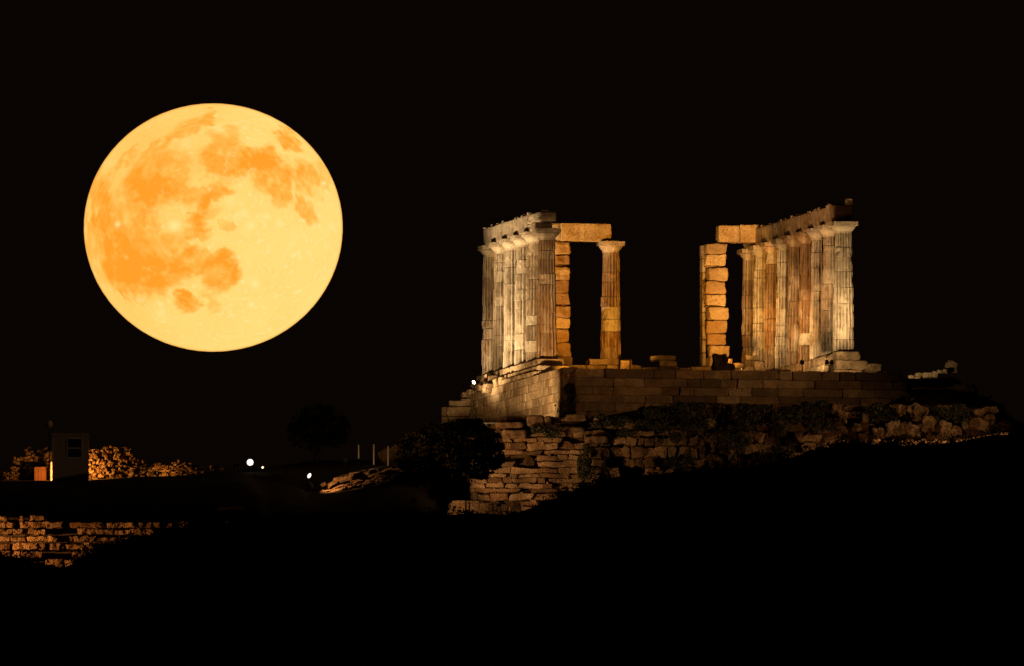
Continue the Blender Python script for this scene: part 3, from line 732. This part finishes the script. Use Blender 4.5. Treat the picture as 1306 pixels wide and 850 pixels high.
tree('broad dark evergreen tree with several bare stems in front of the rubble wall', 
     [([(566, 662, 0), (567, 645, 0), (561, 628, .1), (556, 605, .2)], [.11, .10, .07, .04]), ([(566, 662, 0), (570, 642, 0), (578, 622, .2), (588, 600, .3)], [.11, .11, .08, .04]), ([(566, 655, 0), (566, 638, .2), (569, 622, .2), (570, 600, .3)], [.07, .06, .05, .04]), ([(567, 650, 0), (560, 640, -.2), (553, 625, -.2), (545, 605, -.3)], [.07, .06, .05, .03])],
     [(545, 582, 38, 36), (588, 568, 46, 30), (611, 580, 33, 27), (575, 592, 48, 28), (600, 592, 38, 22), (570, 575, 50, 36), (618, 590, 25, 22), (606, 572, 38, 32), (540, 598, 32, 22), (530, 600, 26, 22), (560, 556, 24, 16), (596, 546, 24, 12), (625, 565, 18, 14), (528, 572, 20, 18)], -22, 34000, .095, 5, (566, 660))
tree('faint round dark tree against the sky between the moon and the tall posts', [([(404, 590, 0), (405, 575, 0), (404, 560, 0)], [.16, .14, .08])],
     [(405, 546, 36, 30), (388, 552, 22, 20), (424, 550, 22, 22), (405, 530, 22, 16)], 22, 9000, .12, 8, (404, 589))
def shrub(label, lob, Y, n, size, seed, base, group='dark shrubs on the terrace'):
    rnd = random.Random(seed); t = thing('shrub', label, 'shrub', W(*base, Y), group)
    m = MB(); b = W(*base, Y)
    for (x, y, rx, ry) in lob[:5]: tube(m, [b - ZZ * .1, W((x + base[0]) / 2, (y + base[1]) / 2, Y), W(x, y, Y)], [.02, .012, .006], 5)
    obj('stem', m, M['leaf2'], t)
    m = MB(); s = (D + Y) / F; leaves(m, [(W(x, y, Y), (rx * s, rx * s * .8, ry * s)) for (x, y, rx, ry) in lob], n, size, rnd); obj('foliage', m, M['leaf2'], t)
shr = [((785, 538, 22, 7), (765, 541, 14, 5), 'low dark shrub on the wall top at the terrace wall left half'), ((705, 553, 12, 6), (688, 548, 10, 4), 'small shrub hanging over the ledge stones'), ((850, 527, 24, 12), (870, 522, 22, 10), 'dense dark shrub under the middle of the terrace wall'), ((895, 535, 20, 18), (880, 548, 20, 14), 'rounded dark shrub clinging to the rubble wall face'),
       ((945, 527, 18, 10), (965, 524, 20, 8), 'spreading dark shrub right of the middle on the wall top'), ((930, 560, 22, 14), (950, 548, 16, 14), 'big dark shrub hanging low on the wall face'), ((1000, 535, 22, 14), (1020, 526, 18, 10), 'dark shrub on the wall top below the two small floodlights'), ((1045, 540, 16, 12), (1040, 522, 18, 8), 'dark shrub below the nearest right-hand column'),
       ((1115, 525, 24, 9), (1130, 530, 16, 8), 'flat dark shrub near the right end of the terrace wall'), ((1208, 525, 22, 8), (1225, 530, 14, 10), 'low dark shrub above the boulders at right'), ((745, 590, 8, 20), (750, 607, 12, 14), 'narrow dark shrub growing out of the coursed rubble wall'), ((865, 590, 18, 9), (840, 545, 16, 5), 'small dark shrub at the foot of the eroded wall'),
       ((732, 508, 10, 14), (724, 520, 16, 12), 'dark bushy shrub against the corner of the terrace wall'), ((1000, 575, 14, 6), (975, 585, 12, 5), 'tiny dark shrub low at the foot of the tumbled wall'), ((820, 540, 12, 5), (800, 552, 14, 4), 'creeping dark shrub along a wall ledge')]
for i, (l1, l2, lb) in enumerate(shr):
    Y = -8.2 if 'corner' in lb else YW - .75
    lob = [l1, l2]; rnd = random.Random(i * 3 + 1)
    for k in range(6):
        l = rnd.choice((l1, l2)); lob.append((l[0] + rnd.uniform(-1, 1) * l[2], l[1] + rnd.uniform(-1, 1) * l[3], l[2] * .4, l[3] * .5))
    shrub(lb, lob, Y, 2600, .06, 70 + i, (l1[0], l1[1] + l1[3]))
# low scrub over the dark foreground slope
rnd = random.Random(99); m = MB(); lobes = []
for i in range(420):
    x = rnd.uniform(-60, 1366); dy = rnd.random() ** 1.6 * 30
    X = W(x, 600, YC - dy).x; z = ground_z(X, YC - dy); r = rnd.uniform(.25, .8)
    lobes.append(((X, YC - dy, z + r * .14), (r * 1.2, r, r * .55)))
for i in range(230):
    x = rnd.uniform(-60, 1366); X = W(x, 600, YC).x; y_ = YC - rnd.uniform(-.3, 1.5); r = rnd.choice((.12, .18, .25, .4, .55)) * rnd.uniform(.7, 1.2)
    lobes.append(((X, y_, ground_z(X, y_) + r * .35), (r * rnd.uniform(.8, 1.6), r, r * rnd.uniform(.5, .9))))
leaves(m, lobes, 80000, .07, rnd)
tag(obj('scrub', m, M['leaf2']), 'low dark scrub covering the whole foreground slope', 'scrub', kind='stuff')

# ------------------------------------------------------------------ left: booth, rubble ruins, stepped wall
gz = lambda px, Y: ground_z(W(px, 600, Y).x, Y)
yb_ = 3.0
bz = zof(90, 619, yb_)
booth = thing('guard_booth', 'narrow dark flat-roofed booth with a two-pane window at the far left', 'booth', W(90, 619, yb_))
s = (D + yb_) / F
x0, x1 = W(67, 600, yb_).x, W(112.5, 600, yb_).x; zt = zof(90, 556, yb_)
m = MB(); wx0, wx1, wz0, wz1 = W(87, 0, yb_).x, W(104.5, 0, yb_).x, zof(95, 583.5, yb_), zof(95, 560, yb_)
dpt = 1.8; yf = yb_
def bx(m, xa, xb, ya, yb, za, zb): box(m, Vector(((xa + xb) / 2, (ya + yb) / 2, (za + zb) / 2)), (xb - xa, yb - ya, zb - za))
bx(m, x0, wx0, yf, yf + .12, bz - .2, zt); bx(m, wx1, x1, yf, yf + .12, bz - .2, zt); bx(m, wx0, wx1, yf, yf + .12, bz - .2, wz0); bx(m, wx0, wx1, yf, yf + .12, wz1, zt)
bx(m, x0, x0 + .12, yf + .12, yf + dpt, bz - .2, zt); bx(m, x1 - .12, x1, yf + .12, yf + dpt, bz - .2, zt); bx(m, x0 + .12, x1 - .12, yf + dpt - .12, yf + dpt, bz - .2, zt)
obj('wall', m, M['booth'], booth)
m = MB(); bx(m, x0 - .04, x1 + .04, yf - .06, yf + dpt + .06, zt + .002, zt + .12); obj('roof', m, M['booth'], booth)
m = MB(); e = .05
bx(m, wx0 - e, wx1 + e, yf - .03, yf - .002, wz1, wz1 + e); bx(m, wx0 - e, wx1 + e, yf - .03, yf - .002, wz0 - e, wz0); bx(m, wx0 - e, wx0, yf - .03, yf - .002, wz0, wz1); bx(m, wx1, wx1 + e, yf - .03, yf - .002, wz0, wz1)
zm = (wz0 + wz1) / 2; bx(m, wx0, wx1, yf - .02, yf + .03, zm - .025, zm + .025); w_ = obj('window', m, M['booth_trim'], booth)
m = MB(); bx(m, wx0, wx1, yf + .04, yf + .05, wz0, zm - .025); bx(m, wx0, wx1, yf + .04, yf + .05, zm + .025, wz1); obj('pane', m, M['glass'], w_)
m = MB(); bx(m, x0 - .02, x0 + .05, yf - .04, yf - .003, bz, zt - .1); obj('corner_post', m, M['booth_trim'], booth)
# globe lamp above its roof
gl = thing('globe_lamp', 'unlit round globe lamp on a thin bracket above the booth roof', 'lamp', W(62, 556, yb_ + 1.0))
m = MB(); lathe(m, W(62.5, 541, yb_ + 1), [(.02, -.17), (.10, -.14), (.165, -.06), (.17, .03), (.12, .13), (.02, .17)], 20); obj('globe', m, M['booth_trim'], gl)
m = MB(); tube(m, [W(63, 620, yb_ + 1), W(63, 547, yb_ + 1)], [.025, .02], 6); obj('pole', m, M['dark_metal'], gl)
# ochre panel and pale door post left of the booth
m = MB(); pa, pb = W(46, 0, 7).x, W(64.5, 0, 7).x; bx(m, pa, pb, 7, 7.08, zof(55, 621, 7), zof(55, 598, 7)); bx(m, pa - .05, pa, 6.97, 7.1, zof(55, 621, 7), zof(55, 596.5, 7)); bx(m, pa, pb, 6.97, 7.1, zof(55, 598, 7) + .002, zof(55, 596, 7))
for k in range(5): bx(m, pa + (pb - pa) * k / 5 + .004, pa + (pb - pa) * (k + 1) / 5 - .012, 6.965 - .012 * (k % 2), 6.995, zof(55, 620, 7), zof(55, 599.2, 7) - .015 * (k % 3))
lone('gate_panel', m, M['panel'], 'small glowing ochre gate panel just left of the booth', 'gate', W(55, 619, 5))
m = MB(); tube(m, [W(65.6, 621, 6.35), W(65.6, 590, 6.35), W(65.6, 588.5, 6.35)], [.05, .05, .02], 10); lone('bollard_post', m, M['booth_trim'], 'pale upright post standing against the left corner of the booth', 'post', W(65.6, 621, 6.35))

def ruin(label, xa, xb, top, bot, Y, seed, s0=(.055, .165), miss=.25, amp=.05, mt='rock', dep=.4, n_=None):
    m = MB(); rnd = random.Random(seed); k = (D + Y) / F; c0 = W((xa + xb) / 2, bot((xa + xb) / 2), Y)
    y = max(bot(xa), bot(xb)) + 4
    while y > min(top(x) for x in range(int(xa), int(xb) + 1)):
        h = rnd.uniform(*s0) / k; x = xa
        while x < xb:
            w = rnd.uniform(s0[0] * .9, s0[1] * 1.3) / k
            if y - h / 2 > top(x + w / 2) and y - h / 2 < bot(x + w / 2) + 4 and rnd.random() > miss and x + w < xb + 3:
                c = W(x + w / 2, y - h / 2 + rnd.uniform(-1.5, 1.5), Y + rnd.uniform(-.16, .16))
                q_ = Quaternion(Vector((rnd.gauss(0, 1), rnd.gauss(0, 1), rnd.gauss(0, 1))).normalized(), rnd.uniform(0, .5)); ax = tuple(q_ @ v for v in AX)
                block(m, c, (w * k, dep * rnd.uniform(.6, 1), h * k), ax, amp, 10, L4, 5, (rnd.uniform(-.2, 1), rnd.choice((0, 0, .3, .6))), .45)
            x += w
        y -= h
    return lone('rubble_wall', m, M[mt], label, 'wall', c0, 'ruined rubble walls at the left', False)
bot1 = pl([(0, 622), (66, 620)]); bot2 = pl([(113, 618), (190, 612), (265, 607), (290, 606)])
ruin('ragged lit rubble wall at the extreme left of the booth', 4, 66, pl([(4, 600), (14, 600), (18, 586), (32, 586), (33, 570), (40, 572), (46, 582), (50, 572), (66, 573)]), bot1, 8.2, 11, miss=.10)
ruin('tall ragged lit rubble wall directly right of the booth', 114, 186, pl([(113, 573), (125, 574), (140, 570), (168, 570), (174, 584), (185, 590), (188, 596)]), bot2, 7.5, 12, miss=.10)
ruin('low lit rubble wall trailing off from the booth towards the lamp', 188, 262, pl([(188, 598), (200, 592), (215, 594), (226, 588), (238, 590), (245, 593), (262, 600)]), bot2, 7.5, 13, miss=.20)
ruin('last few lit stones of the low wall before the lamp', 268, 286, pl([(268, 594), (286, 597)]), pl([(268, 600), (286, 602)]), 7.5, 14, miss=.35)

# stepped ashlar wall, lower left
swl = thing('ruined_ashlar_wall', 'long low ruined ashlar wall with deep dark joints at the lower left', 'wall', W(100, 715, -30))
m = MB(); rnd = random.Random(44)
rows = [(657.5, 664, 0, [(-20, 30), (38, 60)]), (666, 673.5, 0, [(-20, 18), (26, 80), (90, 133), (136, 205), (206, 240), (244, 262)]), (675, 682, 0, [(-20, 60), (62, 145), (147, 166), (168, 196)]), (684.5, 691, 0, [(-20, 33), (35, 74), (76, 122), (124, 166)]),
        (693, 701.5, 0, [(-20, 15), (17, 58), (63, 82), (84, 122), (124, 142)]), (703.5, 711.5, 0, [(-20, 26), (27, 54), (56, 90), (92, 118)]), (713, 727, 0, [(20, 36), (58, 100)])]
sY = (D - 30) / F
for (ya, yb, off, segs) in rows:
    for (xa, xb) in segs:
        x = xa
        while x < xb - 3:
            w = min(xb - x, rnd.uniform(9, 60)); 
            if rnd.random() < .10: x += w; continue
            for _ in range(1):
                dyt = rnd.uniform(0, 2.0)
                block(m, W(x + w / 2, (ya + yb + dyt) / 2, -30 + rnd.uniform(-.10, .10)), (w * sY - .015, .6, (yb - ya - dyt) * sY), AX, .06, rnd.choice((12, 20)), [-1, -.97, -.88, -.76, -.64, -.52, -.4, -.28, -.16, -.04, .08, .2, .32, .44, .56, .68, .8, .9, .97, 1] if w > 25 else L10, 4.5, (rnd.uniform(-.2, 1), rnd.choice((0, 0, .3, .5))), .10)
            x += w
obj('courses', m, M['rubble'], swl)
m = MB(); block(m, W(287, 669.5, -30), (17 * sY, .6, 7 * sY), AX, .075, 6, L10, 4.5, (.2, 0)); obj('course_end', m, M['rubble'], swl, origin=W(287, 673, -30))
m = MB(); bx(m, W(5, 0, -29.4).x, W(150, 0, -29.4).x, -29.4, -29.0, zof(80, 722, -29), zof(80, 664, -29)); bx(m, W(150, 0, -29.4).x, W(262, 0, -29.4).x, -29.4, -29.0, zof(80, 684, -29), zof(80, 668, -29)); obj('core', m, M['ground'], swl)

# ------------------------------------------------------------------ rock ledges, posts, lamps between booth and tree
def ledge(label, pts, Y, seed, th=.35, tint=(.2, 0)):
    """a rock ledge following a line of photo points"""
    m = MB(); rnd = random.Random(seed); k = (D + Y) / F
    xs_ = [p[0] for p in pts]; ys_ = [p[1] for p in pts]; x = xs_[0]
    while x < xs_[-1]:
        w = rnd.uniform(6, 17); xm = x + w / 2; sl = (np.interp(xm + 3, xs_, ys_) - np.interp(xm - 3, xs_, ys_)) / 6
        for j in range(3):
            if rnd.random() < .25: continue
            y = float(np.interp(xm, xs_, ys_)) + j * rnd.uniform(2.5, 4.5) * th / .35 + rnd.uniform(-1, 1); t_ = rnd.uniform(.06, .16) * th / .3
            q_ = Quaternion((0, 1, 0), math.atan(sl) + rnd.uniform(-.12, .12)); ax = tuple(q_ @ v for v in AX)
            block(m, W(xm + rnd.uniform(-3, 3), y + 2, Y - j * .25), (w * k * rnd.uniform(.8, 1.3), rnd.uniform(.5, .9), t_), ax, .05, 9, L6, 3, (tint[0] + rnd.uniform(0, .5), tint[1]), .35)
        x += w * .75
    c0 = W((pts[0][0] + pts[-1][0]) / 2, max(p[1] for p in pts) + 4, Y)
    return lone('rock_ledge', m, M['rock'], label, 'rock', c0, 'lit rock ledges on the slope left of the tree')
ledge('bright sloping rock ledge rising from the small lamp', [(398, 625), (415, 617), (428, 609), (440, 606), (455, 603)], -8, 1)
ledge('upper lit rock ledge running from the bright ledge towards the tree', [(455, 605), (470, 600), (490, 596), (506, 591)], -7.5, 2, .25)
ledge('lower dim rock ledge beneath the bright one', [(408, 627), (425, 622), (450, 616), (470, 611)], -9, 3, .2, (.4, .1))
ledge('middle rock ledge ending at the tree', [(462, 616), (480, 608), (497, 603), (508, 600)], -9, 4, .25, (.3, 0))
ledge('low rock ledge under the right-hand post, touching the tree', [(470, 620), (490, 612), (510, 610)], -9.5, 5, .2, (.4, .1))
stone_thing(486, 510, 573, 588, 6, 'pale slanting rock standing behind the right-hand post beside the tree', 'boulder', .8, .12, 4, (.3, .1), L6, 'rock', 'lit rock ledges on the slope left of the tree', -.35, 'rock')
for (x, ya, yb, lb) in [(457.3, 568, 584, 'leftmost and shortest of the three thin upright posts left of the tree'), (476.7, 567.5, 592, 'middle one of the three thin upright posts left of the tree'), (495, 569.5, 595, 'right-hand and brightest of the three thin upright posts, nearest the tree')]:
    m = MB(); b = W(x, yb + 1, 3); tube(m, [b, W(x, ya, 3)], [.035, .03], 8); lathe(m, W(x, ya, 3), [(.034, -.02), (.034, .01), (.01, .02)], 8); lone('post', m, M['grey_metal'], lb, 'post', b, 'three thin posts on the slope')
for (x, ya, yb, lb) in [(594, 634, 657, 'left-hand of two dark stakes at the foot of the rubble wall'), (598.3, 640, 657.5, 'right-hand, shorter of two dark stakes at the foot of the rubble wall')]:
    m = MB(); b = W(x, yb + 3, -21); tube(m, [b, W(x + .3, (ya + yb) / 2, -21), W(x, ya, -21)], [.04, .035, .03], 6); lone('wooden_stake', m, M['timber'], lb, 'stake', b, 'two stakes below the rubble wall')
m = MB(); b = W(299, 603, 0); tube(m, [b, W(298.5, 591, 0)], [.05, .045], 8); block(m, W(302, 594, 0), (.2, .08, .16), AX, .02, 6); lone('sign_post', m, M['timber'], 'short orange-lit post with a little board just left of the bright lamp', 'post', b)

M['lamp_white'] = glow('lamp_glass_lit', (1.0, .93, .80), 1.6)
M['lamp_warm'] = glow('small_lamp_glass_lit', (1.0, .78, .50), 1.6)
# bright lamp on a short pole
def lamp(label, x, y, Y, base_y, r, mt, aim, power, color, size=150, elong=1.0, tilt=0):
    b = W(x, base_y, Y); t = thing('path_lamp', label, 'lamp', b, 'lit lamps along the hill path'); c = W(x, y, Y)
    m = MB(); tube(m, [b, c - ZZ * (r * 1.2) + Vector((0, .1, 0))], [.03, .025], 8); obj('pole', m, M['dark_metal'], t)
    q_ = Quaternion((0, 1, 0), tilt)
    m = MB(); V = []; n = 24
    for (rr_, yy) in [(r * .6, .14), (r * 1.1, .10), (r * 1.15, -.02)]:
        for k in range(n): a = 2 * math.pi * k / n; V.append(c + q_ @ Vector((rr_ * math.cos(a), yy, rr_ * elong * math.sin(a))))
    m.add(V, [(i * n + k, i * n + (k + 1) % n, (i + 1) * n + (k + 1) % n, (i + 1) * n + k) for i in range(2) for k in range(n)] + [tuple(range(n))])
    hd = obj('housing', m, M['dark_metal'], t)
    m = MB(); V = [c + Vector((0, -.07, 0))]
    for k in range(n): a = 2 * math.pi * k / n; V.append(c + q_ @ Vector((r * math.cos(a), -.015, r * elong * math.sin(a))))
    m.add(V, [(0, 1 + (k + 1) % n, 1 + k) for k in range(n)]); obj('lens', m, mt, hd)
    if power: light('lamp_light', c + Vector((0, -.14, 0)), aim, color, power, size, .5, .1, t)
lamp('brightest white lamp on the dark ridge between the booth and the tree', 319, 590, -2, 604, .15, M['lamp_white'], W(300, 620, -20), 5, (1, .75, .5))
lamp('small lit lamp on a thin pole at the foot of the lit ledges', 394.5, 607, -9, 629, .075, M['lamp_white'], W(440, 612, -8.2), 0, (1, .6, .3), elong=1.6, tilt=.5)
lamp('faint warm lamp just right of the brightest lamp', 335, 596.5, -1, 603, .055, M['lamp_warm'], W(340, 620, -5), 0, (1, .6, .3))
m = MB(); c = W(532, 562, 5)
t, _ = floodlight('tiny dim fixture peeping over the tree crown left of the temple', W(531.5, 590, 4), W(600, 540, 0), 1.0, .14, .16, M['grey_metal'], group='floodlights around the temple')

# ------------------------------------------------------------------ floodlights (fixtures and their light)
GW = (1.0, .70, .40)      # warm white
SO = (1.0, .43, .10)      # sodium orange
FG = 'floodlights around the temple'
M['flood_lit'] = glow('floodlight_glass_lit', (1.0, .80, .52), 2)
# left: fixture standing at the far end of the steps, lens turned to us
b = W(604, 499.5, 15); t, o_ = floodlight('lit floodlight on the broken steps at the left end of the platform', b, W(640, 470, -30), .42, .11, .17, M['flood_lit'], group=FG)
light('floodlight_beam', o_, W(628, 420, 22), GW, 750, 80, .8, .05, t)
def flood(label, base, target, color, power, size, head_h=.35, **kw):
    t, o_ = floodlight(label, base, target, head_h, group=FG, **kw); light('floodlight_beam', o_, target, color, power, size, .7, .05, t); return t
def gb(px, Y, extra=0): 
    X = W(px, 500, Y).x; return Vector((X, Y, ground_z(X, Y) - .02 + extra))

# at the foot of the side wall, throwing light up the left row
SO = (1.0, .44, .055)
lp = T(-2.6, LWC - 5.5); lp.z = ground_z(lp.x, lp.y) - .1
flood('strong floodlight on the ground behind the tree, washing the left-hand columns', lp, T(2.2, LC - .8, -.6), (1.0, .66, .32), 8000, 46, head_h=.4)
lp = Vector((W(440, 0, 9).x, 9.0, zof(440, 590, 9) - .2))
flood('floodlight on the dark ridge left of the tree, lighting the left-hand columns from the side', lp, T(5.2, LC, 5.0), (1.0, .74, .44), 13500, 60, head_h=.3)
lp = T(-2.4, LWC - 5.9); lp.z = ground_z(lp.x, lp.y) - .1
flood('second floodlight on the ground behind the tree, aimed higher at the left-hand columns', lp, T(5.6, LC - .2, 2.9), (1.0, .68, .35), 7800, 40, head_h=.4)
# on the terrace: orange light for the porch
def tbase(px, Y): return Vector((W(px, 470, Y).x, Y, zof(px, 474.5, Y) - .45))
flood('low orange floodlight hidden behind the terrace edge, aimed at the porch column', tbase(800, 4.5), W(768, 352, 17), SO, 6200, 46, head_h=.3)
flood('second low orange floodlight hidden behind the terrace edge, aimed at the right-hand pier', tbase(908, 5), W(922, 350, 17), SO, 5200, 46, head_h=.3)
flood('tiny added orange floodlight hidden behind the terrace edge, by the fallen capital', tbase(868, 7.5), W(846, 461, 11), SO, 60, 80, head_h=.22, w=.15, h=.14)  # added to light the fallen capital, outside the porch beams
flood('small added orange floodlight hidden behind the terrace edge, near the left-hand columns', tbase(742, 1.0), W(706, 425, 8), SO, 420, 60, head_h=.25)  # added for the orange low on the nearest left-hand column
# right row: fixtures seen from behind against the lit base
PW = (1.0, .68, .34)
flood('single small floodlight seen dark against the base of the right-hand columns', W(1023, 474.5, -3.8), T(6.8, -.1, 4.6), (1.0, .64, .30), 12500, 19, head_h=.45, w=.16, h=.2)
def inner(k, c): q = T(k, c); q.z = -1.55 + .03 * max(0, k); return q
flood('floodlight hidden behind the terrace edge, washing the nearer right-hand columns', inner(-1.3, -3.6), T(2.4, 0, 4.2), (1.0, .68, .35), 7800, 62, head_h=.25)
flood('added floodlight low on the temple floor, lighting the right-hand beams', inner(.2, -6.4), T(2.0, 0, 6.6), (1.0, .52, .22), 2900, 64, head_h=.25)  # added where no other lamp reaches the near beams
t, o_ = floodlight('pair of small floodlights seen dark before the base of the nearest right-hand column', W(1057.5, 474.5, -4.2), T(0, -.2, 4), .45, .15, .2, M['lens_off'], heads=2, group=FG)
light('floodlight_beam', o_, T(0, 0, 4.6), PW, 2300, 92, 1.0, .05, t)
light('floodlight_beam', o_ - Vector((.21, 0, 0)), T(-.2, .4, -.7), PW, 300, 115, .9, .05, t)
def inner(k, c): q = T(k, c); q.z = -1.35 + .02 * k; return q
flood('low floodlight on the temple floor beside the farther right-hand columns', inner(4.0, -2.4), T(7.3, -.1, 3.8), (1.0, .58, .20), 1300, 50, head_h=.3, w=.2)
flood('low orange floodlight on the temple floor, filling the right-hand columns', inner(.4, -5.2), T(4.4, 0, 3.0), (1.0, .50, .13), 2100, 64, head_h=.3)
# added pole lamp, out of view at right, brightening both walls
pb_ = Vector((41, -36, zof(1300, 553, -36) - .5))
t, o_ = floodlight('added fill floodlight on a tall pole, unseen beyond the right edge', pb_, Vector((6, -10, -2.5)), 6.0, .4, .3, M['flood_lit'], group=FG)
light('floodlight_beam', o_, Vector((3.0, -8, -2.8)), (1.0, .54, .22), 10500, 36, .8, .15, t)
flood('added fill floodlight in the dark left of the tree, grazing the rubble wall', gb(528, -19), W(690, 575, YW), (1.0, .50, .18), 2500, 52, head_h=.4)  # added to brighten the left part of the rubble wall
flood('small added fill floodlight on the ground left of the tree stems', gb(542, -21), W(618, 648, -18.3), (1.0, .50, .18), 260, 60, head_h=.25)  # extra lamp put in to lift the dark low wall
flood('ground floodlight under the boulders at the right', gb(1185, -25), W(1175, 540, YW), (1.0, .44, .13), 800, 120, head_h=.25)
flood('floodlight at the foot of the lit ledges', gb(396, -10.5), W(470, 603, -8), (1.0, .46, .15), 420, 84, head_h=.45)
flood('small added ground floodlight on the slope before the three posts', gb(468, .5), W(490, 575, 4), (1.0, .58, .25), 90, 110, head_h=.2)  # added for the posts, which the ledge lamp misses
flood('floodlight behind the booth, lighting the ruined rubble walls', Vector((W(98, 0, 6).x, 6.1, gz(93, 6.1))), W(150, 592, 8), (1.0, .38, .06), 560, 150, head_h=.3)
flood('small added floodlight low in front of the trailing rubble wall', gb(196, 6.3), W(232, 596, 7.8), (1.0, .38, .06), 80, 140, head_h=.2)  # added fill, carries the orange light along the low wall
flood('second floodlight behind the booth, lighting the gate panel', Vector((W(74, 0, 6).x, 5.5, gz(76, 5.5))), W(40, 595, 7.5), (1.0, .38, .07), 290, 150, head_h=.3)
flood('floodlight left of the picture edge, grazing the ruined ashlar wall', Vector((W(-190, 0, -33.5).x, -33.5, zof(0, 705, -33.5))), W(150, 684, -30.2), (1.0, .38, .09), 8500, 60, head_h=.5)
flood('small added fill floodlight left of the picture edge, faintly reaching the booth', Vector((W(-180, 0, -16).x, -16, zof(0, 600, -16))), W(90, 585, 3), (1.0, .62, .38), 9, 40, head_h=.5)  # added lamp out of view so the booth front shows dimly
flood('floodlight beyond the terrace wall, lighting the stone heap', W(1150, 494, 9), W(1190, 478, 12), (1.0, .75, .40), 170, 120, head_h=.3)
